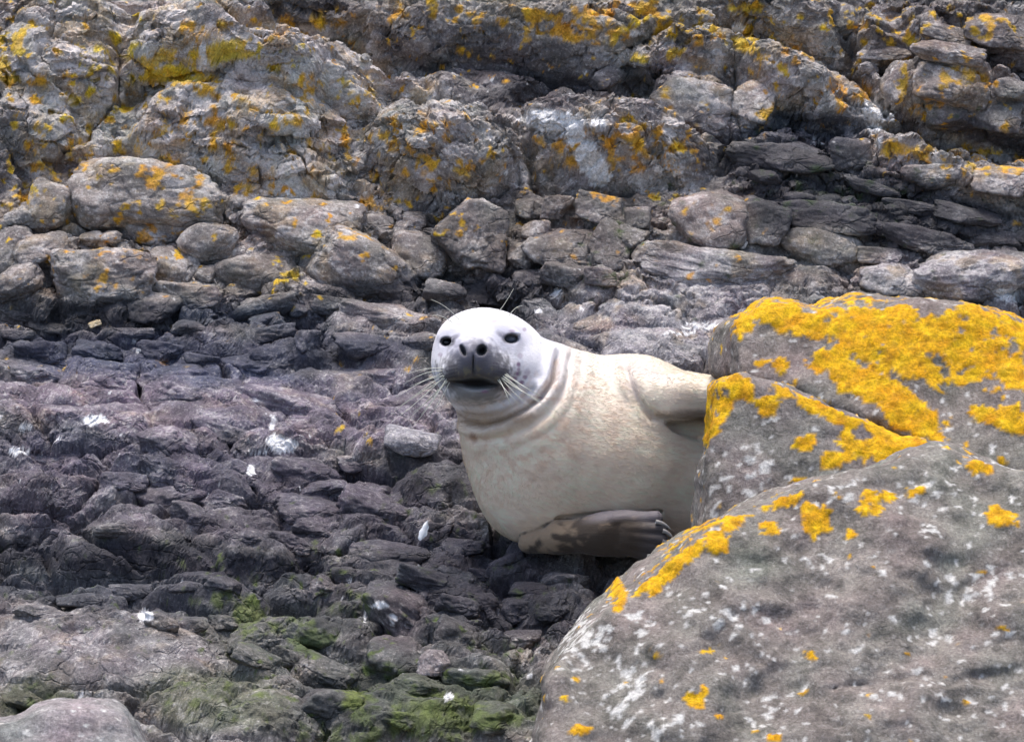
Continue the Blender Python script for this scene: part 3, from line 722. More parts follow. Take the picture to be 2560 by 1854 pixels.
# boulders and blocks wedged into the bedrock (cx, cy, rx, ry, rotation, options)
ROCKS = [
 (372, 483, 198, 92, 6, {'p': 6, 'planes': 8, 'rw': 99}), (251, 505, 82, 74, 0, {'sink': -.2}), (127, 512, 60, 62, 10, {'p': 6, 'planes': 8, 'rw': 66}), (755, 570, 168, 80, 8, {'p': 6, 'planes': 8, 'rw': 86}), (905, 672, 160, 92, 22, {'p': 6, 'planes': 8, 'rw': 99}), (650, 682, 125, 66, 0, {'sink': .35, 'p': 7}), (255, 696, 142, 78, 4, {'boxy': 2}), (435, 672, 70, 58, 15, {}),
 (466, 742, 88, 36, 0, {}), (385, 768, 72, 42, 5, {}), (519, 612, 78, 60, 10, {'p': 6, 'planes': 8, 'rw': 64}), (370, 582, 76, 32, 8, {}), (105, 628, 74, 46, -10, {}), (35, 620, 64, 58, -15, {}), (50, 548, 44, 27, -5, {}), (45, 706, 68, 50, -8, {}), (113, 700, 32, 34, 0, {}), (280, 592, 27, 16, 0, {}), (228, 592, 30, 15, 0, {}), (513, 686, 30, 24, 0, {}),
 (1175, 588, 98, 94, 0, {'sink': .2}), (1050, 635, 78, 62, 15, {'p': 6, 'planes': 8, 'rw': 66}), (1112, 730, 58, 30, 8, {}), (1219, 728, 58, 38, 5, {}), (945, 558, 42, 26, 10, {}), (1025, 556, 42, 28, 0, {}),
 (970, 800, 132, 42, 3, {'sink': .3}), (672, 840, 74, 28, -3, {}), (768, 858, 36, 34, 0, {}), (920, 868, 94, 36, 0, {}), (1056, 855, 54, 26, -5, {}), (107, 886, 74, 36, 5, {}), (245, 882, 66, 30, 5, {}), (400, 880, 62, 28, 10, {}), (260, 938, 102, 40, 6, {'sink': .4}), (450, 945, 112, 40, 4, {'sink': .4}), (660, 918, 122, 42, 0, {'sink': .4}), (75, 932, 95, 40, 10, {'sink': .4}),
 (504, 903, 48, 18, 5, {}), (470, 818, 46, 20, 0, {}), (640, 770, 104, 30, -8, {}), (827, 765, 62, 26, 5, {}), (750, 777, 32, 20, 5, {}), (665, 800, 46, 16, -10, {}), (60, 790, 60, 16, 5, {}), (130, 820, 66, 16, 8, {}), (330, 835, 60, 16, 0, {}), (40, 838, 50, 14, 0, {}),
 (1912, 556, 64, 62, 15, {}), (2068, 625, 124, 54, 5, {'p': 6, 'planes': 8, 'rw': 58}), (1788, 674, 200, 56, 4, {'sink': .4}), (1400, 620, 98, 54, 8, {'p': 6, 'planes': 8, 'rw': 58}), (1528, 612, 58, 60, 25, {}), (1580, 598, 44, 40, 0, {}), (2440, 692, 165, 70, 3, {'sink': .2}), (2228, 700, 82, 44, 5, {'sink': .2}), (1393, 520, 43, 32, 0, {}), (1495, 522, 64, 42, 12, {}), (1594, 545, 35, 30, 0, {}), (1620, 630, 42, 30, 0, {}), (1312, 522, 27, 27, 0, {}), (1340, 575, 40, 26, 0, {}), (1420, 690, 70, 34, 8, {}), (1330, 700, 50, 30, 0, {}), (1500, 690, 44, 26, 0, {}), (1310, 640, 44, 36, 0, {}),
 (2070, 545, 124, 42, 8, {}), (1997, 495, 42, 17, 8, {}), (1912, 443, 42, 19, 8, {}), (2065, 500, 38, 17, 5, {}), (2315, 602, 124, 36, 8, {}), (1950, 388, 140, 42, 5, {'sink': .5}), (2130, 388, 60, 46, 5, {'sink': .5}), (2340, 440, 90, 34, -5, {}), (2510, 452, 84, 42, 5, {}), (2200, 640, 60, 22, 8, {}), (2190, 570, 60, 22, 12, {}), (2420, 540, 90, 24, 10, {}), (2480, 600, 80, 24, 6, {}), (2280, 520, 80, 20, 8, {}), (2180, 470, 70, 18, 8, {}),
 (2245, 205, 44, 62, 12, {}), (2375, 215, 98, 52, 14, {}), (2380, 285, 84, 50, 10, {}), (2490, 282, 68, 52, 14, {}), (2530, 222, 48, 28, 10, {}), (2370, 132, 98, 30, 8, {}), (2212, 132, 72, 20, 4, {}), (2490, 78, 84, 48, 5, {}), (2365, 88, 68, 28, 10, {}), (2100, 52, 62, 46, 20, {}), (1725, 264, 108, 70, 10, {'strata': .03}), (1880, 252, 58, 54, 20, {}), (1525, 190, 54, 34, -12, {}),
 (490, 988, 130, 52, 5, {'sink': .4}), (715, 1016, 134, 48, 5, {'sink': .3}), (930, 962, 175, 56, 4, {'sink': .5}), (420, 1102, 80, 40, 3, {}), (570, 1088, 102, 42, 8, {}), (765, 1190, 92, 47, 10, {}), (805, 1224, 68, 26, -8, {}), (430, 1182, 78, 36, 20, {'sink': .4}), (310, 1208, 64, 30, 5, {}), (425, 1246, 110, 40, -6, {'sink': .4}), (485, 1294, 65, 38, 5, {}), (315, 1322, 84, 27, 8, {}), (775, 1280, 98, 40, 10, {'sink': .4}), (935, 1272, 94, 46, 12, {'sink': .4}), (790, 1328, 62, 30, 10, {}), (722, 1356, 66, 27, 6, {}), (626, 1346, 46, 27, 10, {}), (970, 1392, 106, 40, 12, {'sink': .5}), (1155, 1370, 58, 24, 5, {}), (40, 1330, 44, 46, 0, {}), (600, 1180, 60, 30, 20, {'sink': .4}), (900, 1160, 60, 28, 5, {}), (560, 1255, 60, 30, 15, {'sink': .4}), (240, 1090, 90, 30, 8, {'sink': .4}), (130, 1150, 90, 28, 5, {'sink': .4}),
 (1000, 1540, 112, 72, 33, {'strata': .05}), (985, 1652, 74, 62, 10, {}), (1145, 1592, 60, 44, 20, {}), (1050, 1717, 68, 33, 5, {}), (1190, 1702, 90, 33, 5, {}), (1240, 1792, 68, 40, 0, {}), (630, 1592, 62, 37, -5, {}), (810, 1592, 64, 46, 20, {}), (830, 1690, 80, 42, 20, {}), (640, 1648, 64, 30, 20, {}), (820, 1768, 90, 46, 10, {}), (70, 1742, 95, 46, 6, {}), (720, 1650, 50, 30, 20, {}), (560, 1560, 50, 24, 10, {}), (1000, 1800, 70, 26, 5, {}),
 (1293, 1525, 56, 36, -15, {}), (1380, 1525, 46, 30, 5, {}), (1415, 1450, 64, 20, 5, {}), (1293, 1596, 62, 23, -4, {}), (1203, 1502, 44, 23, 5, {}), (1145, 1517, 60, 29, 12, {}), (1400, 1424, 74, 26, 5, {}), (1267, 1407, 48, 22, -10, {}), (1090, 1457, 105, 33, 12, {}), (808, 1467, 37, 32, 0, {}), (862, 1442, 38, 27, 0, {}), (200, 1500, 60, 18, -5, {}), (90, 1530, 60, 20, 0, {}), (330, 1480, 60, 22, 5, {}), (470, 1470, 50, 22, 0, {}), (560, 1460, 50, 22, 8, {}), (1320, 1470, 50, 18, 5, {}), (1210, 1440, 46, 18, 8, {}),
]
STANDOUT = {
 (372, 483): 'broad domed grey boulder streaked with orange lichen on its crown, below the outcrop',
 (905, 672): 'smooth wedge-shaped boulder sloping down towards the top of the head of the seal',
 (255, 696): 'blocky pale boulder with an orange stain, overhanging a dark gap',
 (755, 570): 'big rounded boulder leaning on the wedge-shaped boulder above the dark ledges',
 (2440, 692): 'long pale low-domed boulder right behind the boulder thick with orange lichen',
 (1788, 674): 'low pale grey domed rock lying in front of the upright round boulder',
 (1000, 1540): 'ribbed brown boulder with white dropping streaks, above a smooth dark rock',
}
for i, (cx, cy, rx, ry, rot, kw) in enumerate(ROCKS):
    k_ = dict(kw)
    if cy > 780: k_['sink'] = k_.get('sink', .15) + (.72 if 960 < cy < 1460 else .5); k_['rw'] = 1.1 * min(rx, 1.7 * ry)
    k_.setdefault('planes', 9 + i % 4); k_.setdefault('p', 9 + 3 * (i % 3)); k_.setdefault('rough', .06)
    lab = STANDOUT.get((cx, cy))
    o = place_stone('boulder' if lab else 'rock', cx, cy, rx, ry, rot + 4 * (i % 3 - 1), 300 + i, None if lab else shore, **k_)
    if lab: tag(o, lab, 'boulder')

# loose stones and small things lying on the shore
o = place_stone('round_boulder', 1770, 548, 102, 80, 8, 77, sink=.1, planes=9, p=8); tag(o, 'rounded brownish grey boulder speckled white, standing upright among smaller stones', 'boulder')
o = place_stone('flat_stone', 1028, 1105, 72, 35, 12, 84, sink=-.2, level=5, colr=(.30, .285, .30), boxy=2, p=18, rough=.015); tag(o, 'pale grey flat smooth stone lying beside the chest of the seal', 'stone')
o = place_stone('cobble', 405, 1556, 46, 23, 10, 91, sink=-.1, level=5); tag(o, 'dark blue-grey oval cobble with a white dropping on its end', 'stone')
o = place_stone('cobble', 482, 1562, 40, 24, 4, 92, sink=-.1, level=5); tag(o, 'plain dark grey cobble next to the one with a white dropping', 'stone')
o = place_stone('angular_stone', 1085, 1657, 42, 33, 5, 93, sink=-.3, level=5, colr=(.22, .19, .19), p=20); tag(o, 'pale angular stone with a white spot wedged below ribbed brown rock', 'stone')
o = place_stone('stone_chip', 1856, 612, 11, 13, 25, 94, sink=-.9, level=4, colr=(.5, .47, .44), p=22, planes=8); tag(o, 'small pointed pale chip leaning under the round boulder', 'stone')
o = place_stone('shell_fragment', 237, 809, 17, 9, -20, 95, sink=-.9, level=4, colr=(.42, .33, .2), p=22, planes=8); tag(o, 'small tan shell fragment in the dark gap under the boulders', 'shell')

# a white feather stuck upright between the rocks
M_feather = plain_material('feather', (.78, .80, .82), .6, .3, .1, 200)
fw0 = surf_w(1056, 1345) - .03
fV, fF = [], []
nn_ = 14
for side in (0, 1):
    for i in range(nn_):
        t = i / (nn_ - 1)
        hw_ = 11 * math.sin(math.pi * min(1, t ** .8)) ** .7 * (1 - .25 * t) + .6
        for j in range(5):
            u = (j / 4 - .5) * 2
            px_ = 1051 + 18 * t + u * hw_ + 1.2 * math.sin(17 * t + 3 * u); py_ = 1350 - 50 * t
            fV.append(world_pt(px_, py_, fw0 + .004 * u * u + .01 * t + .0008 * side))
off = nn_ * 5
for side in (0, 1):
    for i in range(nn_ - 1):
        for j in range(4):
            a_ = side * off + i * 5 + j
            q = [a_, a_ + 1, a_ + 6, a_ + 5]
            fF.append(q if side == 0 else q[::-1])
for i in range(nn_ - 1):
    for j in (0, 4):
        a_ = i * 5 + j
        fF.append([a_, a_ + 5, a_ + 5 + off, a_ + off])
fV = np.array(fV)
fo = mesh_obj('feather', fV - fV[0], np.array(fF), M_feather); fo.location = fV[0]
tag(fo, 'small white feather stuck upright between dark rocks below the flat stone', 'feather')

# ------------------------------------------------------------------ rectilinear surface nets
def surface_nets(f, xs, ys, zs):
    nx, ny, nz = f.shape
    s = f < 0
    cnt = np.zeros((nx - 1, ny - 1, nz - 1), np.int8)
    for dx in (0, 1):
        for dy in (0, 1):
            for dz in (0, 1):
                cnt += s[dx:nx - 1 + dx, dy:ny - 1 + dy, dz:nz - 1 + dz]
    act = (cnt > 0) & (cnt < 8)
    I, J, K = np.nonzero(act)
    vid = np.full(act.shape, -1, np.int32); vid[I, J, K] = np.arange(len(I))
    acc = np.zeros((len(I), 3)); n = np.zeros(len(I))
    cor = [(a, b, c) for a in (0, 1) for b in (0, 1) for c in (0, 1)]
    co = lambda c: np.stack([xs[I + c[0]], ys[J + c[1]], zs[K + c[2]]], 1)
    for a in cor:
        for ax in range(3):
            if a[ax]: continue
            b = list(a); b[ax] = 1; b = tuple(b)
            fa = f[I + a[0], J + a[1], K + a[2]]; fb = f[I + b[0], J + b[1], K + b[2]]
            m = (fa < 0) != (fb < 0)
            t = np.where(m, fa / np.where(fa - fb == 0, 1, fa - fb), 0)[:, None]
            acc += np.where(m[:, None], co(a) * (1 - t) + co(b) * t, 0); n += m
    V = acc / n[:, None]
    F = []
    for ax in range(3):
        a1, a2 = (ax + 1) % 3, (ax + 2) % 3
        sl0 = [slice(1, -1)] * 3; sl0[ax] = slice(0, -1); sl1 = list(sl0); sl1[ax] = slice(1, None)
        e0 = s[tuple(sl0)]; e1 = s[tuple(sl1)]
        for sign in (0, 1):
            m = (e0 & ~e1) if sign == 0 else (~e0 & e1)
            idx = list(np.nonzero(m))
            off = [1, 1, 1]; off[ax] = 0
            b = [idx[k] + off[k] for k in range(3)]
            def v(d1, d2):
                q = list(b); q[a1] = q[a1] - d1; q[a2] = q[a2] - d2
                return vid[q[0], q[1], q[2]]
            quad = np.stack([v(1, 1), v(0, 1), v(0, 0), v(1, 0)], 1)
            if sign: quad = quad[:, ::-1]
            F.append(quad)
    return V, np.concatenate(F)

# ------------------------------------------------------------------ foreground boulders
def blur2(a, n):
    for _ in range(n):
        a = (np.roll(a, 1, 0) + np.roll(a, -1, 0) + 2 * a) / 4
        a = (np.roll(a, 1, 1) + np.roll(a, -1, 1) + 2 * a) / 4
    return a

def front_boulder(name, outline, w0, front, thick, h, rnd, colour, seed, label, noise=(.02, .005)):
    """outline in photo px; front(px,py) = metres behind w0 of the front face; world-vertical body"""
    o = np.array(outline, float)
    pad = 60
    xs = np.arange(o[:, 0].min() - pad, o[:, 0].max() + pad, h)
    ys = np.arange(o[:, 1].min() - pad, o[:, 1].max() + pad, h)
    XX, YY = np.meshgrid(xs, ys, indexing='ij')
    wv_ = 10 * fbm2(XX / 90 + seed, YY / 90, 3) + 3 * fbm2(XX / 22 + seed, YY / 22, 2)
    wv2 = 10 * fbm2(XX / 90 + seed + 30, YY / 90, 3)
    d2 = blur2(poly_dist(XX + wv_, YY + wv2, outline, True), 2)
    fr = front(XX, YY) / S
    zs = np.arange(-60 + np.percentile(fr, 0) - 30, fr.max() + thick / S + 60, h * 1.15)
    ZZ = zs[None, None, :]
    g = np.maximum(np.abs(np.gradient(fr, h, axis=0)), np.abs(np.gradient(fr, h, axis=1))).mean()
    fd = (fr[:, :, None] - ZZ) / math.sqrt(1 + g * g)
    bd = ZZ - (fr[:, :, None] * 0.35 + thick / S)
    f = d2[:, :, None] + 0 * ZZ
    def sm(a, b, k):
        hh = np.maximum(k - np.abs(a - b), 0) / k
        return np.maximum(a, b) + hh * hh * k * 0.25
    f = sm(f, fd, rnd); f = sm(f, bd, rnd * 2)
    Vp, F = surface_nets(f.astype(np.float32), xs, ys, zs)
    k = (D + w0) / D
    Pw = CAM + (D + w0) * FWD + (Vp[:, :1] - 1280) * S * k * RIGHT - (Vp[:, 1:2] - 927) * S * k * UP + Vp[:, 2:] * S * FWD
    N = tri_normals(Pw, F)
    # orient outward
    if ((Pw - Pw.mean(0)) * N).sum() < 0:
        F = F[:, ::-1]; N = -N
    x, y, z = Pw.T
    n1 = fbm3(x * 5 + seed, y * 5, z * 5, 3); n2 = fbm3(x * 28, y * 28 + seed, z * 28, 4, .55)
    pit = np.minimum(fbm3(x * 75, y * 75, z * 75 + seed, 2), 0)
    Pw = Pw + N * (noise[0] * n1 + noise[1] * n2 + 0.003 * pit)[:, None]
    c = colour(Vp[:, 0], Vp[:, 1], Pw, N)
    lich = sstep(2.5, 8, c[:, 0] / (c[:, 2] + .01))
    Pw = Pw + N * (lich * (.0025 + .0035 * fbm3(x * 70, y * 70, z * 70 + 3, 3, .6)))[:, None]
    base = np.array([Pw[:, 0].mean(), Pw[:, 1].mean(), Pw[:, 2].min()])
    ob = mesh_obj(name, Pw - base, F, M_boulder, None, c)
    ob.location = base
    return tag(ob, label, 'boulder')

def lichen_rock(px, py, Pw, N, seed, patches, whites, base, gen=0.0, oranges=()):
    x, y, z = Pw.T
    a = fbm3(x * 9 + seed, y * 9, z * 9, 4); b = fbm3(x * 45 + seed, y * 45, z * 45, 4, .65); t = fbm3(x * 7, y * 7 + seed, z * 7, 3)
    c = np.array(base) * np.clip(1 + .4 * a + .3 * b, .4, 1.7)[:, None]
    c = c * (1 + t[:, None] * np.array([.14, 0, .06]))
    dk = sstep(.12, .32, fbm3(x * 30 + 8, y * 22 + seed, z * 22, 4, .6))
    c = c * (1 - .26 * dk)[:, None]
    # pale crustose spots
    wob = 9 * fbm3(x * 25, y * 25, z * 25 + seed, 3)
    nw = fbm3(x * 48 + 70, y * 48, z * 48 + seed, 3, .55)
    m = sstep(.44, .56, nw) * 0.6
    for (cx, cy, rx, ry, st) in whites:
        e = ell(px + wob, py - wob, cx, cy, rx, ry)
        m = np.maximum(m, sstep(0, .14, nw * 1.1 + st * (1 - sstep(.2, 1.3, e)) - .5) * .95)
    wc = np.array([.58, .565, .53]) * (1 + .18 * b[:, None])
    c += (wc - c) * m[:, None]
    nl = fbm3(x * 20 + 3, y * 20 + seed, z * 20, 5, .6)
    nb = fbm3(x * 60 + 3, y * 60 + seed, z * 60, 3, .6)
    L = sstep(.0, .07, nl + gen - .62)
    for (cx, cy, rx, ry, rot, st) in patches:
        e = ell(px + wob, py + wob, cx, cy, rx, ry, rot)
        L = np.maximum(L, sstep(0, .07, .62 * nl + .18 * nb + st * (1 - sstep(.35, 1.2, e)) - .42))
    tt_ = np.clip(.5 + .9 * fbm3(x * 30, y * 30, z * 30 + 9, 3), 0, 1)[:, None]
    rim = sstep(.0, .5, fbm3(x * 55 + 6, y * 55, z * 55 + seed, 3, .6) + .25)[:, None]
    lc = (np.array([.62, .285, .004]) * (1 - tt_) + np.array([.70, .43, .008]) * tt_) * (1 + .35 * nb[:, None]) * (.82 + .25 * rim)
    c += (lc - c) * (L * .97)[:, None]
    return np.clip(c, .01, .85)

OUT1 = [(1800, 940), (1800, 860), (1815, 822), (1880, 785), (1930, 752), (1985, 748), (2060, 766), (2105, 752), (2170, 740), (2300, 738), (2440, 758), (2560, 785), (2760, 840), (2850, 1000), (2850, 1290), (2560, 1205), (2330, 1140), (2200, 1075), (2080, 1025), (1960, 975), (1880, 958)]
def col1(px, py, Pw, N):
    pat = [(2000, 800, 150, 60, 12, .8), (2250, 850, 330, 120, 12, .72), (2450, 880, 260, 120, 15, .62), (2180, 960, 190, 60, 25, .9), (2280, 1030, 120, 60, 35, .95), (2200, 800, 300, 60, 3, .68), (2520, 1050, 120, 40, 15, .85), (1870, 810, 60, 25, -30, .6), (2350, 1050, 60, 25, 10, .6), (1960, 915, 22, 35, 10, .8), (1910, 905, 24, 12, 0, .7), (2080, 910, 60, 40, 30, .75), (2600, 900, 200, 200, 0, .5), (2500, 800, 200, 60, 10, .55)]
    return lichen_rock(px, py, Pw, N, 5, pat, [(2240, 880, 14, 16, .6), (2230, 880, 30, 40, .15)], (.215, .188, .165), .08)
front_boulder('lichen_boulder', OUT1, -0.75, lambda x, y: .10 + .00062 * (1000 - np.minimum(y, 1250)) + .00006 * np.abs(x - 2300) + 0.25 * sstep(1860, 1780, x), .75, 9, 46, col1, 5,
              'boulder thickly covered in orange-yellow lichen on its sloping top, behind two grey boulders')

OUT2 = [(1800, 955), (1865, 942), (1945, 952), (2080, 1005), (2200, 1060), (2330, 1108), (2420, 1140), (2600, 1230), (2750, 1400), (2750, 1800), (1730, 1800), (1750, 1500), (1758, 1345), (1766, 1210), (1790, 1080)]
def col2(px, py, Pw, N):
    pat = [(1850, 975, 70, 40, 0, .75), (1810, 1010, 40, 90, 10, .62), (1790, 1080, 26, 50, 10, .7), (2060, 1025, 160, 26, 24, .75), (2250, 1090, 120, 22, 24, .85), (2180, 1120, 150, 40, 10, .6), (2040, 1120, 60, 40, 0, .55), (2080, 1150, 45, 35, 0, .7), (2020, 1215, 40, 18, 10, .7), (2260, 1110, 90, 40, 10, .75), (1930, 1020, 60, 40, 0, .5), (2150, 1140, 60, 30, 0, .6)]
    return lichen_rock(px, py, Pw, N, 17, pat, [(1920, 1165, 34, 24, .65), (1790, 1175, 20, 16, .5), (2130, 1220, 40, 14, .6), (1830, 1240, 12, 22, .5), (1880, 1150, 20, 14, .4), (1850, 1200, 110, 100, .18)], (.21, .187, .168), .02)
front_boulder('lichen_boulder', OUT2, -1.0, lambda x, y: .08 + .00042 * (1250 - np.minimum(y, 1500)) + .00010 * np.maximum(1900 - x, 0) + .00004 * np.abs(x - 2000), .62, 9, 40, col2, 17,
              'grey boulder with patchy yellow lichen and white spots, covering the rear of the seal')

OUT3 = [(1350, 1900), (1358, 1760), (1372, 1700), (1420, 1632), (1500, 1548), (1610, 1455), (1745, 1362), (1900, 1272), (2100, 1212), (2250, 1168), (2335, 1128), (2390, 1118), (2480, 1148), (2600, 1190), (2800, 1280), (2850, 1500), (2850, 2350), (1300, 2350), (1290, 2050)]
def col3(px, py, Pw, N):
    pat = [(1735, 1392, 60, 20, -36, .9), (1625, 1472, 55, 18, -40, .85), (1850, 1322, 80, 16, -26, .72), (1550, 1525, 32, 16, -45, .85), (2060, 1310, 60, 60, 10, .72), (1930, 1330, 40, 30, 0, .6), (1800, 1370, 45, 34, 40, .75), (1680, 1440, 26, 60, 40, .85), (1650, 1480, 22, 40, 40, .7), (1560, 1500, 26, 22, 40, .8), (1980, 1265, 90, 16, -18, .62), (1770, 1335, 60, 20, -28, .7), (2150, 1350, 22, 22, 0, .6), (1765, 1640, 30, 14, 0, .75), (2030, 1640, 26, 14, 20, .62), (1740, 1755, 36, 28, 0, .8), (1760, 1725, 14, 18, 0, .6), (1465, 1825, 40, 20, 0, .6), (2540, 1300, 60, 40, 0, .7), (2480, 1170, 90, 22, 20, .62), (1930, 1840, 30, 18, 0, .65), (2210, 1290, 60, 22, 0, .4), (2250, 1250, 120, 30, -10, .42), (2520, 1580, 30, 22, 0, .5), (1445, 1700, 16, 12, 0, .5)]
    wh = [(1470, 1600, 70, 50, .62), (1440, 1640, 50, 60, .5), (1820, 1550, 90, 60, .42), (1580, 1700, 60, 90, .55), (1560, 1760, 70, 60, .5), (1680, 1810, 80, 36, .62), (1640, 1825, 50, 30, .55), (1900, 1790, 70, 60, .42), (2450, 1480, 120, 50, .5), (2360, 1590, 40, 40, .5), (2500, 1440, 60, 40, .4), (2040, 1420, 40, 26, .5), (1730, 1540, 40, 22, .5), (2350, 1345, 30, 30, .5), (2100, 1250, 120, 30, .35), (2150, 1230, 90, 24, .4), (1600, 1560, 40, 40, .4), (1960, 1740, 40, 24, .45), (2300, 1700, 300, 120, .12), (2350, 1250, 200, 50, .2), (1560, 1540, 20, 10, .5)]
    c = lichen_rock(px, py, Pw, N, 29, pat, wh, (.21, .188, .165), -.05)
    return c
def front3(x, y):
    f = .10 + .00075 * (1600 - np.minimum(y, 2100)) + .00012 * np.maximum(1750 - x, 0) + .00003 * np.abs(x - 2200)
    cr = poly_dist(x, y, [(2070, 1725), (2180, 1720), (2300, 1690), (2380, 1700), (2560, 1680)])
    cr2 = poly_dist(x, y, [(1860, 1590), (1930, 1625)])
    cr3 = poly_dist(x, y, [(2090, 1730), (2100, 1800), (2085, 1900)])
    return f + .012 * np.exp(-(cr / 10) ** 2) + .008 * np.exp(-(cr2 / 8) ** 2) + .012 * np.exp(-(cr3 / 12) ** 2) + .05 * fbm2(x / 260, y / 200, 3)
front_boulder('lichen_boulder', OUT3, -1.7, front3, .9, 9, 40, col3, 29,
              'largest grey foreground boulder with white crusts and few yellow spots', noise=(.016, .0045))

OUT4 = [(-140, 1835), (0, 1818), (70, 1785), (150, 1772), (245, 1772), (288, 1798), (318, 1840), (345, 1900), (380, 2150), (-200, 2150), (-220, 1950)]
def col4(px, py, Pw, N):
    c = lichen_rock(px, py, Pw, N, 41, [], [(55, 1840, 22, 18, .8)], (.26, .24, .235), -.4)
    return c
front_boulder('smooth_boulder', OUT4, -1.7, lambda x, y: .05 + .0006 * (2000 - np.minimum(y, 2100)), .45, 7, 40, col4, 41,
              'smooth pale grey rounded boulder with one white spot, below the olive domed rock', noise=(.012, .004))

# ------------------------------------------------------------------ the seal
def seal_sdf(x, y, w, flipper_only=False):
    """signed distance in photo pixels; x right, y down, w away from the lens"""
    def sph(cx, cy, cw, rx, ry, rw, rot=0):
        dx, dy, dw = x - cx, y - cy, w - cw
        if rot:
            a = R(rot); ca, sa = math.cos(a), math.sin(a)
            dx, dy = dx * ca + dy * sa, -dx * sa + dy * ca
        q = np.sqrt((dx / rx) ** 2 + (dy / ry) ** 2 + (dw / rw) ** 2)
        q2 = np.sqrt((dx / rx ** 2) ** 2 + (dy / ry ** 2) ** 2 + (dw / rw ** 2) ** 2)
        return q * (q - 1) / (q2 + 1e-6)
    def cone(a, ra, b, rb):
        a = np.array(a, float); b = np.array(b, float); ab = b - a
        t = np.clip(((x - a[0]) * ab[0] + (y - a[1]) * ab[1] + (w - a[2]) * ab[2]) / (ab @ ab), 0, 1)
        return np.sqrt((x - a[0] - t * ab[0]) ** 2 + (y - a[1] - t * ab[1]) ** 2 + (w - a[2] - t * ab[2]) ** 2) - (ra + (rb - ra) * t)
    def un(a, b, k):
        h = np.maximum(k - np.abs(a - b), 0) / k
        return np.minimum(a, b) - h * h * k * .25
    def cut(a, b, k):
        return -un(-a, b, k)
    # trunk
    f = cone((1392, 1122, 10), 226, (1560, 1140, 60), 236)
    f = un(f, cone((1560, 1142, 60), 236, (1800, 1195, 130), 232), 60)
    f = un(f, cone((1800, 1195, 130), 232, (2180, 1260, 260), 165), 80)
    f = un(f, cone((2180, 1260, 260), 165, (2420, 1330, 340), 70), 80)
    f = un(f, sph(1350, 1235, -40, 130, 120, 120), 80)
    # neck
    f = un(f, cone((1248, 935, -45), 138, (1325, 1020, -10), 182), 70)
    f = un(f, sph(1372, 958, 25, 62, 88, 90, 10), 30)
    # shoulder and the raised flipper
    f = un(f, sph(1600, 972, -5, 118, 76, 110, 8), 40)
    f = un(f, cone((1590, 985, -95), 60, (1700, 992, -150), 52), 18)
    f = un(f, cone((1700, 992, -150), 52, (1870, 996, -170), 40), 22)
    f = cut(f, cone((1640, 1066, -135), 16, (1850, 1074, -110), 40), 14)
    # head
    hd = sph(1215, 893, -70, 130, 117, 150)
    hd = un(hd, sph(1190, 920, -170, 98, 80, 110), 70)
    hd = un(hd, sph(1186, 893, -225, 58, 52, 80), 36)            # bridge and nose
    hd = un(hd, sph(1147, 928, -240, 44, 38, 52), 18)            # whisker pads
    hd = un(hd, sph(1226, 926, -238, 52, 40, 52), 18)
    hd = un(hd, sph(1184, 972, -200, 66, 34, 78), 22)            # lower jaw
    hd = un(hd, sph(1290, 930, -130, 66, 66, 80), 50)            # cheek
    hd = un(hd, sph(1200, 845, -130, 90, 60, 95), 50)            # forehead
    f = un(f, hd, 34)
    f = un(f, sph(1277, 832, -188, 25, 8, 14, 8), 7)              # upper lids
    f = un(f, sph(1117, 840, -158, 22, 8, 14, -10), 7)
    # eye sockets, nostrils, mouth, lip seam
    f = cut(f, sph(1120, 856, -196, 17, 11, 40), 7)
    f = cut(f, sph(1277, 848, -202, 18, 11, 40), 7)
    f = cut(f, sph(1159, 875, -296, 7, 17, 40, -24), 5)
    f = cut(f, sph(1206, 876, -298, 13, 15, 42, 35), 5)
    f = cut(f, sph(1190, 957, -282, 66, 9, 52, 4), 8)
    f = cut(f, sph(1194, 957, -280, 36, 16, 60), 8)
    f = cut(f, sph(1185, 915, -302, 3, 26, 26), 10)
    # flipper lying under the chest
    f = cut(f, cone((1312, 1345, -140), 9, (1400, 1300, -160), 11), 8)
    f = cut(f, cone((1400, 1300, -160), 11, (1640, 1268, -120), 16), 12)
    fl = cone((1322, 1352, -118), 26, (1400, 1338, -158), 40)
    fl = un(fl, cone((1400, 1338, -158), 40, (1500, 1328, -182), 46), 16)
    fl = un(fl, sph(1545, 1328, -190, 108, 58, 34, -3), 20)
    tips = [((1530, 1298, -200), (1634, 1291, -192), 24, 18), ((1560, 1316, -208), (1650, 1317, -208), 19, 14), ((1560, 1332, -210), (1652, 1342, -211), 18, 13), ((1560, 1346, -208), (1644, 1366, -206), 18, 13), ((1545, 1358, -202), (1622, 1386, -198), 18, 13)]
    for a, b, r1, r2 in tips:
        fl = un(fl, cone(a, r1, b, r2), 5)
    if flipper_only: return fl
    f = un(f, fl, 7)
    return f

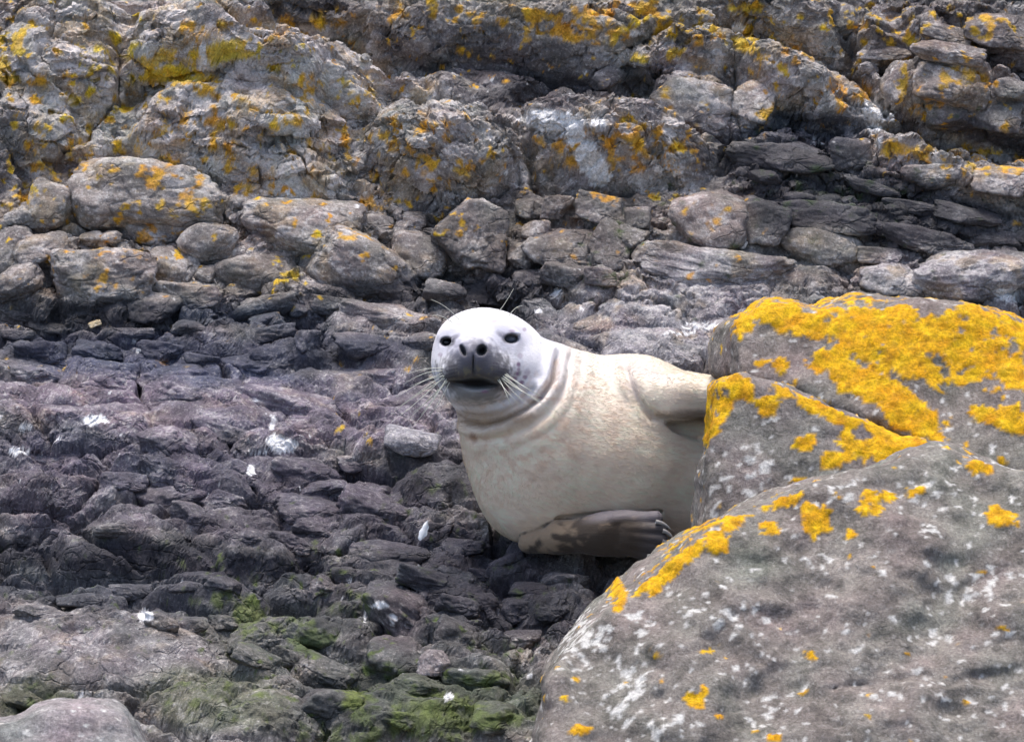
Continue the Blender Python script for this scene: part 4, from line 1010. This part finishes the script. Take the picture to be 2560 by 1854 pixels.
sx = np.concatenate([np.arange(1060, 1420, 3.0), np.arange(1420, 1780, 4.0), np.arange(1780, 2520, 15.0)])
sy = np.concatenate([np.arange(752, 1020, 3.0), np.arange(1020, 1450, 4.0)])
sw = np.concatenate([np.arange(-330, -90, 3.5), np.arange(-90, 100, 6.0), np.arange(100, 470, 15.0)])
fX, fY, fW = np.meshgrid(sx.astype(np.float32), sy.astype(np.float32), sw.astype(np.float32), indexing='ij', sparse=True)
fld = seal_sdf(fX, fY, fW)
SV, SF = surface_nets(fld, sx, sy, sw)
del fld
def sdf_at(V): return seal_sdf(V[:, 0], V[:, 1], V[:, 2])
def sdf_grad(V, e=1.0):
    g = np.stack([sdf_at(V + e * d) - sdf_at(V - e * d) for d in np.eye(3)], 1) / (2 * e)
    return g
for _ in range(3):
    g = sdf_grad(SV)
    SV = SV - g * np.clip(sdf_at(SV) / ((g * g).sum(1) + 1e-6), -3, 3)[:, None]
SN = sdf_grad(SV); SN /= np.linalg.norm(SN, axis=1, keepdims=True) + 1e-9
front = sstep(.05, -.35, SN[:, 2])
sxp, syp, swp = SV.T
# folds of the neck: creases with a roll on the outer side
def fold(pts, depth, wd, roll, box=(1080, 1500, 800, 1160)):
    global SV
    m = (sxp > box[0]) & (sxp < box[1]) & (syp > box[2]) & (syp < box[3])
    d = poly_dist(sxp[m], syp[m], pts)
    k = front[m] * (-depth * np.exp(-(d / wd) ** 2) + roll * np.exp(-((d - 2.3 * wd) / (1.5 * wd)) ** 2))
    SV[m] += SN[m] * k[:, None]
fold([(1392, 890), (1386, 920), (1379, 953), (1350, 992), (1311, 1021), (1262, 1046), (1213, 1061), (1169, 1056), (1132, 1036)], 19, 8, 10)
fold([(1125, 1012), (1155, 1034), (1196, 1041), (1252, 1031), (1300, 1006), (1330, 975)], 9, 8, 5)
fold([(1190, 1100), (1252, 1094), (1311, 1072), (1364, 1036), (1400, 992), (1420, 940), (1418, 896)], 5, 9, 3)
fold([(1300, 1110), (1370, 1075), (1420, 1020), (1446, 950), (1450, 900)], 1.5, 10, 1)
fold([(1128, 1010), (1165, 1014), (1215, 1014), (1262, 1000), (1290, 975)], 4, 7, 2)
fold([(1560, 925), (1572, 960), (1592, 1000), (1630, 1040), (1700, 1052), (1790, 1050)], 12, 9, 4, (1500, 1800, 880, 1120))
# soft lumps and lie of the coat
sxp, syp, swp = SV.T
lump = 3.0 * fbm3(sxp / 90, syp / 90, swp / 90, 3)
body_m = sstep(1000, 1080, syp) + sstep(1380, 1440, sxp)
fu = (sxp + .35 * (syp - 1000)) / 26; fv = (syp - .35 * sxp) / 5.5
coat = fbm3(fu, fv, swp / 14, 3, .6)
SV = SV + SN * (lump * np.clip(body_m, 0, 1) + 0.3 * coat * (0.35 + .65 * np.clip(body_m, 0, 1)))[:, None]

def seal_world(V):
    return CAM + D * FWD + (V[:, :1] - 1280) * S * RIGHT - (V[:, 1:2] - 927) * S * UP + V[:, 2:] * S * FWD

# colours of the coat
x_, y_, w_ = SV.T
n1 = fbm3(x_ / 60, y_ / 60, w_ / 60, 4); n2 = fbm3(x_ / 16, y_ / 16, w_ / 16, 3)
st_ = fbm3(fu * .8, fv * .8, w_ / 20, 3)
SC = np.tile(np.array([.93, .755, .58]), (len(SV), 1))
SC *= (1 + .10 * n1 + .14 * st_)[:, None]
def paint(m, c, k=1.0):
    global SC
    SC = SC + (np.array(c) - SC) * np.clip(m * k, 0, 1)[:, None]
def pel(cx, cy, rx, ry, rot=0, soft=.5, wob=0.0):
    return 1 - sstep(1 - soft, 1 + soft, ell(x_, y_, cx, cy, rx, ry, rot) + wob * n2)
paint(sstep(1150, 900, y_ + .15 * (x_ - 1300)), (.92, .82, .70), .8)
head = pel(1222, 890, 190, 150, 0, .35)
paint(head, (.86, .84, .87), .95)
paint(sstep(.12, .35, fbm3(x_ / 34 + 6, y_ / 22, w_ / 34, 3)) * pel(1330, 1080, 240, 130, -20, .5), (.66, .45, .31), .45)
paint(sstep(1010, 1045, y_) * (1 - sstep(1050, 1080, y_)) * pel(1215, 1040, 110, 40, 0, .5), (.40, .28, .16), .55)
# reddish creases
for pts, wd, k in [([(1388, 905), (1379, 953), (1350, 992), (1311, 1021), (1262, 1046), (1213, 1061), (1169, 1056), (1132, 1036)], 6, .6), ([(1125, 1012), (1155, 1034), (1196, 1041), (1252, 1031), (1300, 1006)], 6, .45)]:
    d = poly_dist(x_, y_, pts)
    paint(np.exp(-(d / wd) ** 2) * front, (.33, .19, .09), k)
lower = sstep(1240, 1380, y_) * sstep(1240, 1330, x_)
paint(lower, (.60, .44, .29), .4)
# grey of the face
paint(pel(1192, 932, 94, 68, 0, .28, .3), (.052, .05, .06), .95)
paint(pel(1186, 880, 54, 36, 0, .45, .2), (.13, .125, .155), .85)
paint(pel(1190, 955, 78, 26, 5, .35, .3), (.085, .075, .07), .85)
paint(pel(1190, 985, 64, 18, 4, .4, .2), (.30, .30, .30), .75)
paint(sstep(.05, .3, n2) * pel(1190, 940, 60, 24, 0, .5), (.24, .21, .11), .5)
paint(pel(1192, 957, 50, 11, 4, .35), (.022, .016, .016), .95)
paint(pel(1159, 875, 8, 17, -24, .3), (.015, .012, .015), 1); paint(pel(1206, 876, 14, 15, 35, .3), (.012, .01, .012), 1)
for cx, cy, rx, ry in ((1120, 854, 21, 16), (1277, 847, 22, 16)):
    paint(pel(cx, cy, rx * 2.1, ry * 1.9, 0, .6), (.42, .41, .50), .6)
    paint(pel(cx, cy, rx * .95, ry * .82, 0, .25), (.03, .025, .03), 1)
paint(pel(1137, 845, 16, 6, -32, .5), (.10, .09, .12), .85); paint(pel(1257, 839, 17, 7, 32, .5), (.13, .12, .16), .8); paint(pel(1150, 826, 22, 12, -30, .7), (.55, .54, .62), .5); paint(pel(1246, 818, 26, 14, 25, .7), (.52, .51, .6), .5); paint(pel(1300, 868, 10, 20, 20, .5), (.40, .38, .42), .5)
for cx, cy, rx, ry, k in [(1300, 890, 6, 7, .5), (1296, 911, 5, 6, .85), (1296, 923, 4, 5, .8), (1293, 934, 4, 5, .9), (1288, 945, 5, 4, .8), (1312, 942, 6, 5, .75), (1303, 955, 7, 5, .9), (1318, 930, 7, 8, .4), (1265, 972, 7, 5, .85), (1311, 824, 5, 5, .6), (1103, 887, 6, 5, .5), (1232, 803, 14, 5, .35), (1150, 810, 12, 5, .35), (1280, 828, 8, 4, .5), (1278, 950, 5, 4, .8), (1352, 992, 7, 5, .5), (1213, 978, 9, 4, .7)]:
    paint(pel(cx, cy, rx, ry, 0, .4), (.24, .13, .22), k)
for k_ in range(20):        # whisker rows on the left pad
    cx, cy = 1144 - (k_ % 5) * 6, 912 + (k_ // 5) * 9 + (k_ % 5) * 1.5
    paint(pel(cx, cy, 2.6, 2.2, 0, .5), (.03, .025, .035), .7)
paint(sstep(.1, .4, n2) * head * (1 - pel(1192, 932, 94, 68, 0, .28)), (.62, .60, .66), .35)
for k_ in range(26):        # whisker rows on the right pad
    cx, cy = 1236 + (k_ % 7) * 6, 908 + (k_ // 7) * 9 + (k_ % 7) * 1.5
    paint(pel(cx, cy, 2.6, 2.2, 0, .5), (.05, .04, .06), .6)
paint(pel(1184, 1092, 9, 14, -20, .5), (.34, .15, .08), .6)
# flipper colours, with a highlight and an underside shade painted in
flm = sstep(7, 2, seal_sdf(x_, y_, w_, True))
paint(flm, (.26, .185, .115), .92)
paint(flm * sstep(-.3, .3, fbm3(x_ / 40, y_ / 22, w_ / 40, 3) + sstep(1360, 1500, x_) - .45 + .5 * sstep(1320, 1375, y_)), (.05, .037, .028), .92)
paint(flm * sstep(1570, 1640, x_), (.11, .10, .105), .7)
paint(flm * sstep(1300, 1278, y_ - .12 * np.abs(x_ - 1560)) * sstep(1430, 1500, x_), (.30, .27, .29), .6)  # blue-grey highlight painted along the lower flipper's top edge
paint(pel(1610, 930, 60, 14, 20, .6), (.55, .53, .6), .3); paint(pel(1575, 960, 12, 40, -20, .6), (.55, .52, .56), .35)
paint(pel(1745, 1036, 90, 14, 0, .6) * (w_ < -60), (.22, .17, .14), .75)  # raised flipper's underside: mostly shade painted into the coat, some dark fur
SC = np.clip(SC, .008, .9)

M_seal, nt, bs = new_mat('seal_coat')
att = nt.nodes.new('ShaderNodeVertexColor'); att.layer_name = 'Col'
nt.links.new(att.outputs['Color'], bs.inputs['Base Color'])
bs.inputs['Roughness'].default_value = .62; bs.inputs['Specular IOR Level'].default_value = .22
bs.inputs['Sheen Weight'].default_value = .25; bs.inputs['Sheen Roughness'].default_value = .5
tc = nt.nodes.new('ShaderNodeTexCoord'); mp = nt.nodes.new('ShaderNodeMapping')
mp.inputs['Rotation'].default_value = (0, R(19), 0); mp.inputs['Scale'].default_value = (55, 120, 260)
ns = nt.nodes.new('ShaderNodeTexNoise'); ns.inputs['Scale'].default_value = 1.0; ns.inputs['Detail'].default_value = 4
nt.links.new(tc.outputs['Object'], mp.inputs['Vector']); nt.links.new(mp.outputs[0], ns.inputs['Vector'])
bp = nt.nodes.new('ShaderNodeBump'); bp.inputs['Strength'].default_value = .3; bp.inputs['Distance'].default_value = .004
nt.links.new(ns.outputs['Fac'], bp.inputs['Height']); nt.links.new(bp.outputs[0], bs.inputs['Normal'])

seal = bpy.data.objects.new('grey_seal', None)
seal_base = world_pt(1560, 1410, 0.0)
seal.location = seal_base
seal.empty_display_size = .1
col.objects.link(seal)
tag(seal, 'cream coloured young seal lying on its side on the rocks, head turned to look out', 'seal')
SP = seal_world(SV)
if ((SP - SP.mean(0)) * tri_normals(SP, SF)).sum() < 0: SF = SF[:, ::-1]
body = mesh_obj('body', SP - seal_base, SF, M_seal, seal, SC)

def surf_w_seal(px, py):
    ws = np.arange(-330, 100, 1.0)
    v = seal_sdf(np.full_like(ws, px), np.full_like(ws, py), ws)
    return float(ws[np.argmax(v < 0)])

# eyes
M_eye, nt, b = new_mat('wet_black_eye'); b.inputs['Base Color'].default_value = (.012, .011, .015, 1); b.inputs['Roughness'].default_value = .12; b.inputs['Specular IOR Level'].default_value = .6
M_eye2, nt, b = new_mat('cloudy_grey_eye'); b.inputs['Base Color'].default_value = (.22, .22, .25, 1); b.inputs['Roughness'].default_value = .3
for (cx, cy, rx, ry, mat, lab) in ((1121, 856, 15, 10, M_eye, 'black wet eye'), (1277, 848, 17, 10, M_eye2, 'cloudy grey eye with a dark rim')):
    sw_ = surf_w_seal(cx, cy)
    V, F = ico(4)
    Vp = V * np.array([rx, ry, 12]) + np.array([cx, cy, sw_ - 9])
    e = mesh_obj('eye', seal_world(Vp) - seal_base, F[:, ::-1], mat, seal)
    e['label'] = lab

def tube(name, pts, radii, mat, parent, base, seg=6):
    pts = np.array(pts, float); n = len(pts)
    V = []; F = []
    for i in range(n):
        t = pts[min(i + 1, n - 1)] - pts[max(i - 1, 0)]; t /= np.linalg.norm(t) + 1e-9
        a = np.cross(t, [.3, .2, .93]); a /= np.linalg.norm(a) + 1e-9; b = np.cross(t, a)
        for k in range(seg):
            th = 2 * math.pi * k / seg
            V.append(pts[i] + radii[i] * (math.cos(th) * a + math.sin(th) * b))
    for i in range(n - 1):
        for k in range(seg):
            F.append([i * seg + k, i * seg + (k + 1) % seg, (i + 1) * seg + (k + 1) % seg, (i + 1) * seg + k])
    return mesh_obj(name, np.array(V) - base, np.array(F), mat, parent)

# whiskers: start px, end px, sag px, forward px at the tip
M_whisk = plain_material('whisker', (.62, .62, .52), .35, .5)
WH = [((1112, 920), (1023, 940), -6, -30), ((1110, 926), (1012, 958), -8, -20), ((1110, 932), (999, 996), -6, -40), ((1112, 936), (1004, 1012), 0, -10), ((1114, 940), (984, 1048), 6, -30), ((1116, 944), (992, 1030), -4, 10), ((1120, 946), (1038, 1053), 8, -30), ((1124, 950), (1040, 1030), 4, 20),
      ((1118, 948), (1057, 1031), 4, -10), ((1128, 952), (1075, 1040), 6, -20), ((1122, 950), (1022, 1044), 2, 20), ((1116, 938), (1030, 968), -4, 30),
      ((1256, 938), (1379, 1016), 8, -40), ((1252, 942), (1350, 994), 6, -60), ((1248, 946), (1281, 1022), -4, -50), ((1260, 934), (1345, 985), 2, -30), ((1264, 932), (1368, 1000), 4, -20), ((1254, 946), (1330, 1020), 4, -50), ((1244, 948), (1300, 1012), 2, -50), ((1262, 940), (1400, 1026), 10, -30),
      ((1150, 800), (1082, 756), -8, -20), ((1134, 808), (1084, 788), -5, -20), ((1244, 784), (1284, 722), 4, -10), ((1272, 790), (1306, 766), -6, -10)]
for (a, b, sag, fw) in WH:
    w0_ = surf_w_seal(a[0], a[1]) + 3
    pts = []
    for t in np.linspace(0, 1, 9):
        cv = ((a[0] * 7 + b[1] * 3) % 11 - 5) * 1.1 * t * t
        q = np.array([a[0] + (b[0] - a[0]) * t + .4 * cv, a[1] + (b[1] - a[1]) * t + sag * math.sin(math.pi * t) + cv, w0_ + fw * t - 14 * math.sin(math.pi * t)])
        pts.append(q)
    tube('whisker', seal_world(np.array(pts)), np.linspace(1.2, .45, 9) * S, M_whisk, seal, seal_base, 5)

# claws
M_claw = plain_material('claw', (.52, .50, .48), .35, .5)
for (a, b) in (((1634, 1298), (1672, 1322)), ((1650, 1320), (1678, 1345)), ((1650, 1344), (1680, 1374)), ((1640, 1366), (1670, 1384)), ((1614, 1384), (1652, 1394))):
    w0_ = -216
    pts = [np.array([a[0] + (b[0] - a[0]) * t, a[1] + (b[1] - a[1]) * t - 7 * math.sin(math.pi * t * .8), w0_ - 4 + 8 * t]) for t in np.linspace(0, 1, 6)]
    tube('claw', seal_world(np.array(pts)), np.array([6, 5.8, 5.2, 4.2, 3, 1]) * S, M_claw, seal, seal_base, 6)

# coat hairs: short strands lying along the body
def hairs(n, length, seed, name):
    r = np.random.default_rng(seed)
    tri = np.concatenate([SF[:, [0, 1, 2]], SF[:, [0, 2, 3]]])
    A, B, Cc = SP[tri[:, 0]], SP[tri[:, 1]], SP[tri[:, 2]]
    cr = np.cross(B - A, Cc - A); area = np.linalg.norm(cr, axis=1)
    nrm = cr / (area[:, None] + 1e-15)
    cen = SV[tri[:, 0]]
    wgt = area * (cen[:, 0] < 1830) * (cen[:, 2] < 170)
    muz = ell(cen[:, 0], cen[:, 1], 1190, 925, 105, 80) < 1
    eyes = (ell(cen[:, 0], cen[:, 1], 1120, 854, 34, 28) < 1) | (ell(cen[:, 0], cen[:, 1], 1277, 847, 36, 28) < 1)
    wgt = wgt * np.where(muz | eyes, 0.0, 1.0)
    pick = r.choice(len(tri), n, p=wgt / wgt.sum())
    u = r.random(n); v = r.random(n); f = u + v > 1; u[f] = 1 - u[f]; v[f] = 1 - v[f]
    root = A[pick] + u[:, None] * (B - A)[pick] + v[:, None] * (Cc - A)[pick]
    nn = nrm[pick]
    c = cen[pick]
    # lie: away from the nose, towards the tail
    flow = np.stack([c[:, 0] - 1190, c[:, 1] - 900, c[:, 2] + 250], 1)
    flow = flow / (np.linalg.norm(flow, axis=1, keepdims=True) + 1e-6)
    fw_ = flow[:, :1] * RIGHT - flow[:, 1:2] * UP + flow[:, 2:] * FWD + .25 * RIGHT * (c[:, :1] > 1400)
    fw_ = fw_ + r.normal(0, .16, (n, 3))
    fw_ -= nn * (fw_ * nn).sum(1, keepdims=True)
    fw_ /= np.linalg.norm(fw_, axis=1, keepdims=True) + 1e-9
    headk = np.clip(ell(c[:, 0], c[:, 1], 1222, 890, 160, 130) - .75, 0.0, .5) * 2
    flip = (c[:, 1] > 1262) & (c[:, 2] < -100)
    ln = length * r.uniform(.6, 1.3, n) * (.45 + .55 * headk) * np.where(flip, .45, 1)
    lift = r.uniform(.12, .34, n)
    k = 4
    P_ = np.zeros((n, k, 3), np.float32)
    for i in range(k):
        t = i / (k - 1)
        P_[:, i] = root - nn * .0006 + fw_ * (ln * t)[:, None] + nn * (ln * lift * (t - .45 * t * t))[:, None]
    cc = SC[tri[pick, 0]] * r.uniform(.90, 1.08, (n, 1))
    hc = bpy.data.hair_curves.new(name)
    hc.add_curves([k] * n)
    hc.attributes['position'].data.foreach_set('vector', (P_ - seal_base).astype(np.float32).ravel())
    ra = hc.attributes.get('radius') or hc.attributes.new('radius', 'FLOAT', 'POINT')
    ra.data.foreach_set('value', np.tile(np.array([.00030, .00028, .0002, .00008], np.float32), n))
    ca = hc.attributes.new('Col', 'FLOAT_COLOR', 'CURVE')
    c4 = np.ones((n, 4), np.float32); c4[:, :3] = np.clip(cc * 1.06, 0, .93)
    ca.data.foreach_set('color', c4.ravel())
    m, nt, b = new_mat('coat_hair')
    at = nt.nodes.new('ShaderNodeAttribute'); at.attribute_name = 'Col'
    nt.links.new(at.outputs['Color'], b.inputs['Base Color'])
    b.inputs['Roughness'].default_value = .55; b.inputs['Specular IOR Level'].default_value = .25
    hc.materials.append(m)
    o = bpy.data.objects.new(name, hc); col.objects.link(o); o.parent = seal
    o['kind'] = 'stuff'
    return o
hairs(100000, .010, 3, 'coat_fur')
